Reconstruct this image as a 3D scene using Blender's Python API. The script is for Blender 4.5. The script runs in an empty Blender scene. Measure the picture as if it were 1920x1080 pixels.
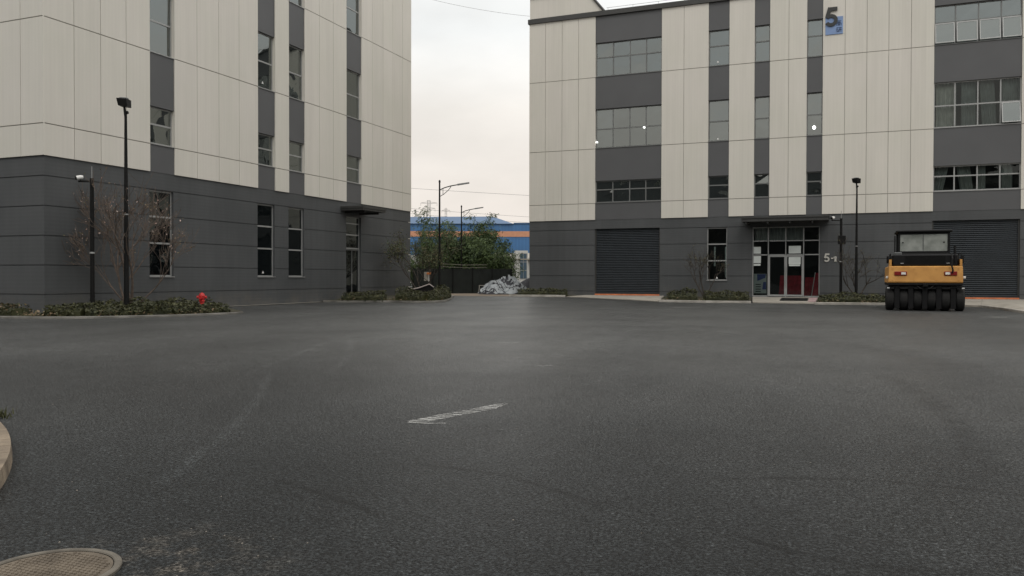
import bpy, math, random
from mathutils import Vector, Matrix, noise
R = math.radians
sc = bpy.context.scene
COL = sc.collection

# ------------------------------------------------------------------ camera
EYE = Vector((0, 0, 1.4))
YAW, PITCH, ROLL, FPX = 0.3828638, -0.0134845, 0.0019066, 1517.69
fwd = Vector((-math.sin(YAW)*math.cos(PITCH), math.cos(YAW)*math.cos(PITCH), math.sin(PITCH)))
r0 = Vector((math.cos(YAW), math.sin(YAW), 0)); u0 = r0.cross(fwd)
rt = r0*math.cos(ROLL)+u0*math.sin(ROLL); up = -r0*math.sin(ROLL)+u0*math.cos(ROLL)
cam = bpy.data.objects.new('camera', bpy.data.cameras.new('camera')); COL.objects.link(cam)
cam.matrix_world = Matrix(((rt.x, up.x, -fwd.x, EYE.x), (rt.y, up.y, -fwd.y, EYE.y), (rt.z, up.z, -fwd.z, EYE.z), (0, 0, 0, 1)))
cam.data.sensor_width = 36; cam.data.lens = 36*FPX/1920
cam.data.clip_start = 0.05; cam.data.clip_end = 4000
sc.camera = cam

# ------------------------------------------------------------------ sky and sun (overcast)
SUN_EL, SUN_AZ = R(52), R(150)          # azimuth clockwise from +Y
w = bpy.data.worlds.new('World'); sc.world = w; w.use_nodes = True
nt = w.node_tree; nt.nodes.clear()
def wn(t, **k):
    n = nt.nodes.new(t)
    for a, b in k.items(): setattr(n, a, b)
    return n
out = wn('ShaderNodeOutputWorld'); mix = wn('ShaderNodeMixShader'); mix.inputs[0].default_value = 0.92
b1 = wn('ShaderNodeBackground'); b1.inputs[1].default_value = 0.08
sky = wn('ShaderNodeTexSky'); sky.sky_type = 'NISHITA'; sky.sun_disc = False
sky.sun_elevation = SUN_EL; sky.sun_rotation = SUN_AZ; sky.dust_density = 3; sky.air_density = 1.5
nt.links.new(sky.outputs[0], b1.inputs[0])
b2 = wn('ShaderNodeBackground'); b2.inputs[1].default_value = 1.04
tc = wn('ShaderNodeTexCoord'); sep = wn('ShaderNodeSeparateXYZ'); nt.links.new(tc.outputs['Generated'], sep.inputs[0])
ramp = wn('ShaderNodeValToRGB'); e = ramp.color_ramp.elements      # cloud deck: warm low, cool and brighter overhead
e[0].position = 0.0; e[0].color = (0.86, 0.79, 0.725, 1)
e[1].position = 1.0; e[1].color = (1.55, 1.52, 1.47, 1)
for p, c in ((0.10, (0.92, 0.85, 0.785, 1)), (0.20, (1.0, 0.95, 0.885, 1)), (0.29, (0.975, 0.985, 0.97, 1)), (0.6, (1.20, 1.17, 1.12, 1))):
    q = e.new(p); q.color = c
nt.links.new(sep.outputs['Z'], ramp.inputs[0])
mp = wn('ShaderNodeMapping'); mp.inputs['Scale'].default_value = (2.2, 2.2, 5.5); nt.links.new(tc.outputs['Generated'], mp.inputs[0])
nz = wn('ShaderNodeTexNoise'); nz.inputs['Scale'].default_value = 1.6; nz.inputs['Detail'].default_value = 5; nz.inputs['Roughness'].default_value = 0.5
nt.links.new(mp.outputs[0], nz.inputs['Vector'])
mr = wn('ShaderNodeMapRange'); mr.inputs[1].default_value = 0.3; mr.inputs[2].default_value = 0.7; mr.inputs[3].default_value = 0.87; mr.inputs[4].default_value = 1.08
nt.links.new(nz.outputs['Fac'], mr.inputs[0])
vm = wn('ShaderNodeVectorMath', operation='SCALE'); nt.links.new(ramp.outputs[0], vm.inputs[0]); nt.links.new(mr.outputs[0], vm.inputs['Scale'])
nt.links.new(vm.outputs[0], b2.inputs[0])
nt.links.new(b1.outputs[0], mix.inputs[1]); nt.links.new(b2.outputs[0], mix.inputs[2]); nt.links.new(mix.outputs[0], out.inputs[0])

sl = bpy.data.lights.new('sun', 'SUN'); sl.energy = 0.7; sl.angle = R(25); sl.color = (1, 0.96, 0.9)
so = bpy.data.objects.new('sun', sl); COL.objects.link(so)
sd = Vector((math.sin(SUN_AZ)*math.cos(SUN_EL), math.cos(SUN_AZ)*math.cos(SUN_EL), math.sin(SUN_EL)))
so.rotation_euler = sd.to_track_quat('Z', 'Y').to_euler(); so.location = (0, 0, 60)
sc.view_settings.view_transform = 'Standard'; sc.view_settings.look = 'None'
sc.view_settings.exposure = 0.0; sc.view_settings.gamma = 1.0

# ------------------------------------------------------------------ materials
def mat(name, col, rough=0.6, metal=0.0, var=0.0, vscale=3.0, col2=None, bump=0.0, bscale=40.0, ior=None, spec=None, emit=None):
    m = bpy.data.materials.new(name); m.use_nodes = True; t = m.node_tree; p = t.nodes['Principled BSDF']
    p.inputs['Base Color'].default_value = (*col, 1); p.inputs['Roughness'].default_value = rough; p.inputs['Metallic'].default_value = metal
    if ior: p.inputs['IOR'].default_value = ior
    if spec is not None: p.inputs['Specular IOR Level'].default_value = spec
    if emit: p.inputs['Emission Color'].default_value = (*emit[:3], 1); p.inputs['Emission Strength'].default_value = emit[3]
    if var or col2 or bump:
        c = t.nodes.new('ShaderNodeTexCoord')
    if var or col2:
        n = t.nodes.new('ShaderNodeTexNoise'); n.inputs['Scale'].default_value = vscale; n.inputs['Detail'].default_value = 6
        t.links.new(c.outputs['Object'], n.inputs['Vector'])
        x = t.nodes.new('ShaderNodeMix'); x.data_type = 'RGBA'
        c2 = col2 or tuple(v*(1-var) for v in col); c1 = col if col2 else tuple(v*(1+var) for v in col)
        x.inputs['A'].default_value = (*c1, 1); x.inputs['B'].default_value = (*c2, 1)
        r = t.nodes.new('ShaderNodeMapRange'); r.inputs[1].default_value = 0.35; r.inputs[2].default_value = 0.65
        t.links.new(n.outputs['Fac'], r.inputs[0]); t.links.new(r.outputs[0], x.inputs['Factor']); t.links.new(x.outputs['Result'], p.inputs['Base Color'])
    if bump:
        n2 = t.nodes.new('ShaderNodeTexNoise'); n2.inputs['Scale'].default_value = bscale; n2.inputs['Detail'].default_value = 4
        t.links.new(c.outputs['Object'], n2.inputs['Vector'])
        b = t.nodes.new('ShaderNodeBump'); b.inputs['Strength'].default_value = bump; b.inputs['Distance'].default_value = 0.02
        t.links.new(n2.outputs['Fac'], b.inputs['Height']); t.links.new(b.outputs[0], p.inputs['Normal'])
    return m

def rib_mat(name, col, rough, axis, freq, amt, var, tint):
    """profiled sheet panel: faint ribs along one direction, cloudy panel tint, light rain streaks"""
    m = bpy.data.materials.new(name); m.use_nodes = True; t = m.node_tree; p = t.nodes['Principled BSDF']
    p.inputs['Roughness'].default_value = rough
    c = t.nodes.new('ShaderNodeTexCoord'); s = t.nodes.new('ShaderNodeSeparateXYZ'); t.links.new(c.outputs['Object'], s.inputs[0])
    def M(op, a, b=None):
        n = t.nodes.new('ShaderNodeMath'); n.operation = op
        for i, v in enumerate((a, b)):
            if v is None: continue
            if isinstance(v, (int, float)): n.inputs[i].default_value = v
            else: t.links.new(v, n.inputs[i])
        return n.outputs[0]
    along = M('ADD', s.outputs['X'], s.outputs['Y']) if axis == 'h' else s.outputs['Z']
    rib = M('SINE', M('MULTIPLY', along, freq*2*math.pi))
    n1 = t.nodes.new('ShaderNodeTexNoise'); n1.inputs['Scale'].default_value = 0.35; n1.inputs['Detail'].default_value = 4; t.links.new(c.outputs['Object'], n1.inputs['Vector'])
    mpn = t.nodes.new('ShaderNodeMapping'); mpn.inputs['Scale'].default_value = (3.0, 3.0, 0.25); t.links.new(c.outputs['Object'], mpn.inputs[0])
    n2 = t.nodes.new('ShaderNodeTexNoise'); n2.inputs['Scale'].default_value = 1.3; n2.inputs['Detail'].default_value = 5; t.links.new(mpn.outputs[0], n2.inputs['Vector'])
    # every panel has its own faint tint
    cell = t.nodes.new('ShaderNodeTexWhiteNoise'); cell.noise_dimensions = '1D'
    t.links.new(M('FLOOR', M('MULTIPLY', M('ADD', s.outputs['X'], s.outputs['Y']), 0.82)), cell.inputs['W'])
    v = M('ADD', 1.0, M('MULTIPLY', rib, amt))
    v = M('MULTIPLY', v, M('ADD', 1.0, M('MULTIPLY', M('SUBTRACT', n2.outputs['Fac'], 0.5), var*2)))
    v = M('MULTIPLY', v, M('ADD', 1.0, M('MULTIPLY', M('SUBTRACT', cell.outputs['Value'], 0.5), var*0.7)))
    x = t.nodes.new('ShaderNodeMix'); x.data_type = 'RGBA'; x.inputs['A'].default_value = (*col, 1); x.inputs['B'].default_value = (*tint, 1)
    r = t.nodes.new('ShaderNodeMapRange'); r.inputs[1].default_value = 0.35; r.inputs[2].default_value = 0.65; t.links.new(n1.outputs['Fac'], r.inputs[0]); t.links.new(r.outputs[0], x.inputs['Factor'])
    res = x.outputs['Result']
    if axis == 'v':                                   # mud splash and lime bloom along the foot of the wall
        zz = t.nodes.new('ShaderNodeMapRange'); zz.inputs[1].default_value = 0.15; zz.inputs[2].default_value = 0.95; zz.inputs[3].default_value = 1.0; zz.inputs[4].default_value = 0.0
        t.links.new(s.outputs['Z'], zz.inputs[0])
        n3 = t.nodes.new('ShaderNodeTexNoise'); n3.inputs['Scale'].default_value = 1.1; n3.inputs['Detail'].default_value = 7; n3.inputs['Roughness'].default_value = 0.7; t.links.new(c.outputs['Object'], n3.inputs['Vector'])
        k3 = t.nodes.new('ShaderNodeMapRange'); k3.inputs[1].default_value = 0.42; k3.inputs[2].default_value = 0.75; k3.inputs[4].default_value = 0.75; t.links.new(n3.outputs['Fac'], k3.inputs[0])
        y3 = t.nodes.new('ShaderNodeMix'); y3.data_type = 'RGBA'; y3.inputs['B'].default_value = (0.13, 0.118, 0.10, 1); t.links.new(res, y3.inputs['A']); t.links.new(M('MULTIPLY', zz.outputs[0], k3.outputs[0]), y3.inputs['Factor']); res = y3.outputs['Result']
    sca = t.nodes.new('ShaderNodeVectorMath'); sca.operation = 'SCALE'; t.links.new(res, sca.inputs[0]); t.links.new(v, sca.inputs['Scale'])
    t.links.new(sca.outputs[0], p.inputs['Base Color'])
    return m

def glass_mat(name, fac_clear, tint, ior=2.0, wob=0.02):
    m = bpy.data.materials.new(name); m.use_nodes = True; t = m.node_tree; t.nodes.clear()
    o = t.nodes.new('ShaderNodeOutputMaterial'); mx = t.nodes.new('ShaderNodeMixShader'); fr = t.nodes.new('ShaderNodeFresnel'); fr.inputs[0].default_value = ior
    g = t.nodes.new('ShaderNodeBsdfGlossy'); g.inputs['Roughness'].default_value = 0.015; g.inputs['Color'].default_value = (0.86, 0.92, 0.90, 1)
    c = t.nodes.new('ShaderNodeTexCoord'); n = t.nodes.new('ShaderNodeTexNoise'); n.inputs['Scale'].default_value = 0.9; n.inputs['Detail'].default_value = 1
    t.links.new(c.outputs['Object'], n.inputs['Vector'])
    b = t.nodes.new('ShaderNodeBump'); b.inputs['Strength'].default_value = 1.0; b.inputs['Distance'].default_value = wob; t.links.new(n.outputs['Fac'], b.inputs['Height'])
    t.links.new(b.outputs[0], g.inputs['Normal']); 
    d = t.nodes.new('ShaderNodeBsdfDiffuse'); d.inputs['Color'].default_value = (*tint, 1)
    tr = t.nodes.new('ShaderNodeBsdfTransparent'); tr.inputs[0].default_value = (0.75, 0.82, 0.80, 1)
    m2 = t.nodes.new('ShaderNodeMixShader'); m2.inputs[0].default_value = fac_clear
    t.links.new(d.outputs[0], m2.inputs[1]); t.links.new(tr.outputs[0], m2.inputs[2])
    t.links.new(fr.outputs[0], mx.inputs[0]); t.links.new(m2.outputs[0], mx.inputs[1]); t.links.new(g.outputs[0], mx.inputs[2]); t.links.new(mx.outputs[0], o.inputs[0])
    return m

M = {}
M['cream'] = rib_mat('cream_panel', (0.65, 0.62, 0.565), 0.5, 'h', 6.0, 0.010, 0.065, (0.625, 0.605, 0.54))
M['joint'] = mat('panel_joint', (0.27, 0.255, 0.225), 0.8)
M['dark'] = rib_mat('dark_panel', (0.072, 0.076, 0.079), 0.6, 'v', 7.0, 0.04, 0.16, (0.059, 0.063, 0.066))
M['spandrel'] = mat('spandrel_panel', (0.089, 0.091, 0.095), 0.5, var=0.05, vscale=0.6)
M['trim'] = mat('dark_trim', (0.042, 0.042, 0.040), 0.5, var=0.1)
M['frame'] = mat('window_aluminium', (0.34, 0.345, 0.34), 0.4, 0.3, var=0.05)
M['frame_up'] = mat('upper_window_aluminium', (0.16, 0.165, 0.162), 0.45, 0.2, var=0.05)
M['frame_dark'] = mat('door_aluminium', (0.12, 0.125, 0.125), 0.4, 0.3)
M['glass'] = glass_mat('window_glass', 0.35, (0.012, 0.016, 0.016), 2.75, 0.012)
M['glass_low'] = glass_mat('ground_floor_glass', 0.5, (0.006, 0.008, 0.009), 1.75)
M['glass_clear'] = glass_mat('clear_glass', 0.95, (0.01, 0.012, 0.012), 1.5)
M['interior'] = mat('dark_interior', (0.03, 0.03, 0.029), 0.9)
M['steel_black'] = mat('black_steel', (0.006, 0.006, 0.0058), 0.6, var=0.2, vscale=8, spec=0.2)
M['shutter'] = mat('shutter_slat', (0.021, 0.027, 0.033), 0.5, 0.1, var=0.12, vscale=2)
M['red_strip'] = mat('orange_red_strip', (0.55, 0.16, 0.06), 0.6, var=0.2)
M['concrete'] = mat('pale_concrete', (0.36, 0.335, 0.29), 0.85, col2=(0.26, 0.24, 0.205), vscale=1.5, bump=0.3, bscale=25)
M['kerb'] = mat('kerb_stone', (0.42, 0.40, 0.36), 0.85, col2=(0.27, 0.255, 0.225), vscale=2.5, bump=0.3, bscale=30)
M['kerb_grey'] = mat('kerb_weathered', (0.22, 0.21, 0.19), 0.88, col2=(0.10, 0.097, 0.087), vscale=1.4, bump=0.3, bscale=30)
M['soil'] = mat('bed_soil', (0.055, 0.044, 0.028), 0.95, col2=(0.032, 0.036, 0.016), vscale=1.2, bump=0.8, bscale=12)
M['dirt'] = mat('bare_dirt', (0.21, 0.165, 0.12), 0.95, col2=(0.12, 0.10, 0.08), vscale=0.8, bump=0.5, bscale=8)
M['white'] = mat('white_plastic', (0.75, 0.75, 0.73), 0.4)
M['paper'] = mat('white_paper', (0.62, 0.66, 0.64), 0.8, var=0.06)
M['bark'] = mat('bark', (0.05, 0.042, 0.034), 0.9, var=0.25, vscale=10)
M['bark_pale'] = mat('bark_pale', (0.105, 0.080, 0.064), 0.9, var=0.25, vscale=10)

def leaf_mat(name, c1, c2, scale=1.5):
    m = mat(name, c1, 0.65, col2=c2, vscale=scale)
    return m
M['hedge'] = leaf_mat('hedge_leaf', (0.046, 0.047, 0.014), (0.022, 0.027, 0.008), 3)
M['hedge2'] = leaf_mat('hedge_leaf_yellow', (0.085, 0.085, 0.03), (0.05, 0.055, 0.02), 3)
M['dry'] = leaf_mat('dry_leaf', (0.24, 0.17, 0.10), (0.12, 0.085, 0.045), 3)
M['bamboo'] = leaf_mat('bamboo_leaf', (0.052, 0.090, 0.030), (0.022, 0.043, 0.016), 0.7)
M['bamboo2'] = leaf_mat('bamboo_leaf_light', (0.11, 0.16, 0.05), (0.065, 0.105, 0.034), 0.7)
M['blossom'] = mat('pale_blossom', (0.62, 0.52, 0.46), 0.7, col2=(0.5, 0.32, 0.27), vscale=6)
M['budleaf'] = leaf_mat('young_leaf', (0.13, 0.12, 0.05), (0.09, 0.075, 0.035), 4)

# ------------------------------------------------------------------ mesh builder
class MB:
    def __init__(s): s.v = []; s.f = []; s.m = []
    def quad(s, a, b, c, d, m=0):
        i = len(s.v); s.v += [tuple(a), tuple(b), tuple(c), tuple(d)]; s.f.append((i, i+1, i+2, i+3)); s.m.append(m)
    def tri(s, a, b, c, m=0):
        i = len(s.v); s.v += [tuple(a), tuple(b), tuple(c)]; s.f.append((i, i+1, i+2)); s.m.append(m)
    def hexa(s, p, m=0):
        i = len(s.v); s.v += [tuple(q) for q in p]
        for f in ((0, 3, 2, 1), (4, 5, 6, 7), (0, 1, 5, 4), (1, 2, 6, 5), (2, 3, 7, 6), (3, 0, 4, 7)):
            s.f.append(tuple(i+k for k in f)); s.m.append(m)
    def box(s, x0, x1, y0, y1, z0, z1, m=0):
        s.hexa([(x0, y0, z0), (x1, y0, z0), (x1, y1, z0), (x0, y1, z0), (x0, y0, z1), (x1, y0, z1), (x1, y1, z1), (x0, y1, z1)], m)
    def rbox(s, x0, x1, y0, y1, z0, z1, b, m=0):
        """box with its long edges chamfered all round"""
        def ring(z, i): return [(x0+i+b, y0+i, z), (x1-i-b, y0+i, z), (x1-i, y0+i+b, z), (x1-i, y1-i-b, z), (x1-i-b, y1-i, z), (x0+i+b, y1-i, z), (x0+i, y1-i-b, z), (x0+i, y0+i+b, z)]
        rings = [ring(z0, b), ring(z0+b, 0), ring(z1-b, 0), ring(z1, b)]
        s.loft(rings, m, True)
    def loft(s, rings, m=0, caps=True):
        n = len(rings[0]); i0 = len(s.v)
        for r in rings: s.v += [tuple(p) for p in r]
        for k in range(len(rings)-1):
            for j in range(n):
                a = i0+k*n+j; b = i0+k*n+(j+1) % n
                s.f.append((a, b, b+n, a+n)); s.m.append(m)
        if caps:
            s.f.append(tuple(i0+j for j in reversed(range(n)))); s.m.append(m)
            s.f.append(tuple(i0+(len(rings)-1)*n+j for j in range(n))); s.m.append(m)
    def tube(s, pts, rad, n=8, m=0, caps=True):
        pts = [Vector(p) for p in pts]
        if isinstance(rad, (int, float)): rad = [rad]*len(pts)
        rings = []; ref = None
        for k, p in enumerate(pts):
            d = (pts[min(k+1, len(pts)-1)]-pts[max(k-1, 0)]).normalized()
            if ref is None: ref = Vector((1, 0, 0)) if abs(d.x) < 0.8 else Vector((0, 1, 0))
            a = (ref-d*ref.dot(d)).normalized(); b = d.cross(a); ref = a
            rings.append([p+(a*math.cos(2*math.pi*j/n)+b*math.sin(2*math.pi*j/n))*rad[k] for j in range(n)])
        s.loft(rings, m, caps)
    def lathe(s, c, prof, n=16, m=0):
        s.loft([[(c[0]+r*math.cos(2*math.pi*j/n), c[1]+r*math.sin(2*math.pi*j/n), c[2]+z) for j in range(n)] for r, z in prof], m)
    def prism(s, poly, a, b, axis, m=0):
        """poly of 2-d points extruded from a to b along axis ('x','y','z')"""
        def P(p, t): return {'x': (t, p[0], p[1]), 'y': (p[0], t, p[1]), 'z': (p[0], p[1], t)}[axis]
        s.loft([[P(p, a) for p in poly], [P(p, b) for p in poly]], m)
    def build(s, name, mats, parent=None, smooth=False):
        o = Vector((0, 0, 0)); q = parent
        while q is not None: o += q.location; q = q.parent
        me = bpy.data.meshes.new(name)
        me.from_pydata([(x-o.x, y-o.y, z-o.z) for x, y, z in s.v], [], s.f)
        if not isinstance(mats, (list, tuple)): mats = [mats]
        for k in mats: me.materials.append(M[k] if isinstance(k, str) else k)
        me.polygons.foreach_set('material_index', s.m)
        if smooth: me.polygons.foreach_set('use_smooth', [True]*len(me.polygons))
        me.validate(); me.update()
        ob = bpy.data.objects.new(name, me); COL.objects.link(ob)
        if parent is not None: ob.parent = parent
        return ob

def tag(o, label, cat, group=None):
    o['label'] = label; o['category'] = cat
    if group: o['group'] = group
    return o
def thing(name, label, cat, loc=(0, 0, 0), group=None):
    o = bpy.data.objects.new(name, None); COL.objects.link(o); o.location = loc; o.empty_display_size = 0.2
    return tag(o, label, cat, group)
def struct(mb, name, mats):
    o = mb.build(name, mats); o['kind'] = 'structure'; return o
def dup(root, loc, rotz=0, scale=1, label=None):
    r = root.copy(); COL.objects.link(r); r.location = loc; r.rotation_euler = (0, 0, rotz); r.scale = (scale,)*3
    if label: r['label'] = label
    for ch in list(root.children):
        c = ch.copy(); COL.objects.link(c); c.parent = r
        for g in ch.children:
            d = g.copy(); COL.objects.link(d); d.parent = c
    return r

# ------------------------------------------------------------------ ground
def sm(t): t = min(1, max(0, t)); return t*t*(3-2*t)
def gz(x, y): return 0.2*sm((y-36)/11)*sm((-5-x)/11)      # the yard rises a little towards the lane

def asphalt():
    m = bpy.data.materials.new('asphalt'); m.use_nodes = True; t = m.node_tree; p = t.nodes['Principled BSDF']
    c = t.nodes.new('ShaderNodeTexCoord')
    def N(scale, det=4, rough=0.55, vec=None):
        n = t.nodes.new('ShaderNodeTexNoise'); n.inputs['Scale'].default_value = scale; n.inputs['Detail'].default_value = det; n.inputs['Roughness'].default_value = rough
        t.links.new(vec or c.outputs['Object'], n.inputs['Vector']); return n.outputs['Fac']
    def R_(v, a, b, lo, hi):
        r = t.nodes.new('ShaderNodeMapRange'); t.links.new(v, r.inputs[0])
        for i, q in enumerate((a, b, lo, hi)): r.inputs[i+1].default_value = q
        return r.outputs[0]
    def X(op, a, b):
        n = t.nodes.new('ShaderNodeMath'); n.operation = op
        for i, v in enumerate((a, b)):
            if isinstance(v, (int, float)): n.inputs[i].default_value = v
            else: t.links.new(v, n.inputs[i])
        return n.outputs[0]
    mp = t.nodes.new('ShaderNodeMapping'); mp.inputs['Rotation'].default_value = (0, 0, R(-28)); mp.inputs['Scale'].default_value = (0.55, 0.045, 1)
    t.links.new(c.outputs['Object'], mp.inputs[0])
    big = R_(N(0.16, 6, 0.6), 0.32, 0.68, 0.72, 1.25)
    streak = R_(N(1.0, 5, 0.6, mp.outputs[0]), 0.3, 0.7, 0.86, 1.16)
    mid = R_(N(2.5, 6, 0.6), 0.3, 0.7, 0.88, 1.12)
    vor = t.nodes.new('ShaderNodeTexVoronoi'); vor.inputs['Scale'].default_value = 75; t.links.new(c.outputs['Object'], vor.inputs['Vector'])
    sepc = t.nodes.new('ShaderNodeSeparateColor'); t.links.new(vor.outputs['Color'], sepc.inputs[0])
    stone = R_(sepc.outputs[0], 0.0, 1.0, 0.2, 1.8)
    spk = R_(sepc.outputs[1], 0.97, 1.0, 1.0, 2.4)
    grain = R_(N(46, 3, 0.7), 0.40, 0.62, 0.12, 2.1)
    v = X('MULTIPLY', X('MULTIPLY', X('MULTIPLY', big, streak), grain), X('MULTIPLY', mid, X('MULTIPLY', stone, spk)))
    p.inputs['Specular IOR Level'].default_value = 0.17
    # colour lightens with distance: grazing sky sheen painted in over a dusty middle
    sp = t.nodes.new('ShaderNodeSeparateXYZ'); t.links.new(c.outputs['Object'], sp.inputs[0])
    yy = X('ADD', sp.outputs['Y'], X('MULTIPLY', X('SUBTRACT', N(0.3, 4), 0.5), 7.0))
    dust_sheen = t.nodes.new('ShaderNodeMapRange'); dust_sheen.interpolation_type = 'SMOOTHSTEP'; t.links.new(yy, dust_sheen.inputs[0])
    for i_, q_ in enumerate((1.5, 17.0, 0.0, 1.0)): dust_sheen.inputs[i_+1].default_value = q_
    dust_sheen = dust_sheen.outputs[0]
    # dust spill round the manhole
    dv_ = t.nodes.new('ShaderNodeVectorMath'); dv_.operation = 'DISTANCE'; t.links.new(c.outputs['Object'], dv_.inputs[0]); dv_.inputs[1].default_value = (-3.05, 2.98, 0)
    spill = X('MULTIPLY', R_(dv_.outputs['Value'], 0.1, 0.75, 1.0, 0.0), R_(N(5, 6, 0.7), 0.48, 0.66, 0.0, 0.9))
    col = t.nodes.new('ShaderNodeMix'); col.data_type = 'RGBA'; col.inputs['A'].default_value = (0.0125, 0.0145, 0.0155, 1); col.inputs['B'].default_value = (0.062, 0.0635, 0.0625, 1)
    t.links.new(dust_sheen, col.inputs['Factor'])
    col2 = t.nodes.new('ShaderNodeMix'); col2.data_type = 'RGBA'; t.links.new(col.outputs['Result'], col2.inputs['A']); col2.inputs['B'].default_value = (0.085, 0.074, 0.060, 1); t.links.new(spill, col2.inputs['Factor'])
    # tyre streaks, seams and fine cracks: soft curved lines on the ground
    def streak_(A, Bm, Bp, wd, amp):
        ax, ay = A; bx, by = Bp; L = math.hypot(bx-ax, by-ay); tx, ty = (bx-ax)/L, (by-ay)/L
        um = ((Bm[0]-ax)*tx+(Bm[1]-ay)*ty)/L; vm_ = (Bm[0]-ax)*-ty+(Bm[1]-ay)*tx; k = vm_/max(0.05, um*(1-um))
        px = X('SUBTRACT', sp.outputs['X'], ax); py = X('SUBTRACT', sp.outputs['Y'], ay)
        u = X('DIVIDE', X('ADD', X('MULTIPLY', px, tx), X('MULTIPLY', py, ty)), L)
        v_ = X('ADD', X('MULTIPLY', px, -ty), X('MULTIPLY', py, tx))
        v_ = X('SUBTRACT', v_, X('MULTIPLY', X('MULTIPLY', u, X('SUBTRACT', 1.0, u)), k))
        v_ = X('ADD', v_, X('MULTIPLY', X('SUBTRACT', N(1.7, 4), 0.5), wd*2.5))
        m_ = R_(X('ABSOLUTE', v_, 0), wd*0.2, wd, 1.0, 0.0)
        m_ = X('MULTIPLY', m_, X('MULTIPLY', R_(u, 0.0, 0.12, 0.0, 1.0), R_(u, 0.85, 1.0, 1.0, 0.0)))
        m_ = X('MULTIPLY', m_, R_(N(3.1, 5, 0.65), 0.35, 0.62, 0.1, 1.0))
        return X('ADD', 1.0, X('MULTIPLY', m_, amp))
    for a_ in (((-3.99, 3.68), (-4.87, 5.37), (-8.11, 10.08), 0.085, 0.75), ((-7.9, 9.2), (-8.8, 11.5), (-10.2, 14.6), 0.09, 0.45), ((-6.6, 9.4), (-8.3, 12.6), (-11.3, 17.0), 0.09, 0.35),
               ((-3.3, 5.25), (-1.92, 5.15), (-1.2, 4.55), 0.05, -0.8), ((-3.6, 4.55), (-3.0, 4.33), (-2.4, 4.05), 0.05, -0.8), ((0.58, 13.0), (0.98, 9.96), (0.9, 6.0), 0.22, -0.45),
               ((-0.6, 4.6), (0.0, 4.3), (0.7, 4.4), 0.06, -0.7), ((-3.1, 9.5), (-2.9, 18.0), (-2.3, 28.0), 0.6, 0.22), ((-4.6, 9.0), (-4.9, 17.0), (-4.8, 28.0), 0.5, 0.2), ((2.2, 12), (-1.5, 21), (-9, 27), 0.6, -0.28), ((-14, 15), (-8, 21), (4, 25), 0.7, -0.25), ((1.5, 5.0), (3.2, 9.0), (3.4, 16.0), 0.18, 0.3), ((-1.0, 5.6), (0.4, 6.1), (2.0, 5.7), 0.05, -0.7)):
        v = X('MULTIPLY', v, streak_(*a_))
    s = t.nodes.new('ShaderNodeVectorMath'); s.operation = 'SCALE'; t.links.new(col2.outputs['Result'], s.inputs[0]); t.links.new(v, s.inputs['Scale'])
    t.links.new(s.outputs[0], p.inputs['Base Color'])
    t.links.new(R_(N(0.35, 5), 0.3, 0.7, 0.30, 0.44), p.inputs['Roughness'])
    b = t.nodes.new('ShaderNodeBump'); b.inputs['Strength'].default_value = 0.8; b.inputs['Distance'].default_value = 0.012
    h = X('ADD', X('MULTIPLY', vor.outputs['Distance'], -1.0), X('MULTIPLY', N(28, 5, 0.7), 1.6))
    t.links.new(h, b.inputs['Height']); t.links.new(b.outputs[0], p.inputs['Normal'])
    return m
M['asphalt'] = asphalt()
g = MB()
gx = [-1500, -500, -200, -100]+[-60+i for i in range(0, 101)]+[80, 200, 500, 1500]
gy = [-1500, -400, -100, -40]+[-10+i for i in range(0, 81)]+[100, 200, 500, 1500]
g.v = [(x, y, gz(x, y)) for y in gy for x in gx]
nx = len(gx)
for j in range(len(gy)-1):
    for i in range(nx-1):
        g.f.append((j*nx+i, j*nx+i+1, (j+1)*nx+i+1, (j+1)*nx+i)); g.m.append(0)
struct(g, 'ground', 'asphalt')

def sheet(name, pts, mt, lift=0.004, zfun=None):
    s = MB(); s.v = [(x, y, (zfun(x, y) if zfun else gz(x, y))+lift) for x, y in pts]; s.f = [tuple(range(len(pts)))]; s.m = [0]
    return struct(s, name, mt)
def kerb(pts, name='kerb', wd=0.13, ht=0.12, mt='kerb'):
    s = MB(); P = [Vector((x, y, 0)) for x, y in pts]
    q = []
    for a, b in zip(P, P[1:]):
        n = max(1, int((b-a).length/0.8))
        q += [a.lerp(b, k/n) for k in range(n)]
    q.append(P[-1])
    prof = ((0, -0.1), (0, ht-0.02), (0.02, ht), (wd, ht), (wd, -0.1))
    rings = []
    for k, p in enumerate(q):
        d = (q[min(k+1, len(q)-1)]-q[max(k-1, 0)]).normalized(); nrm = Vector((-d.y, d.x, 0))
        rings.append([(p.x+nrm.x*o, p.y+nrm.y*o, gz(p.x, p.y)+z) for o, z in prof])
    s.loft(rings); return struct(s, name, mt)

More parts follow.
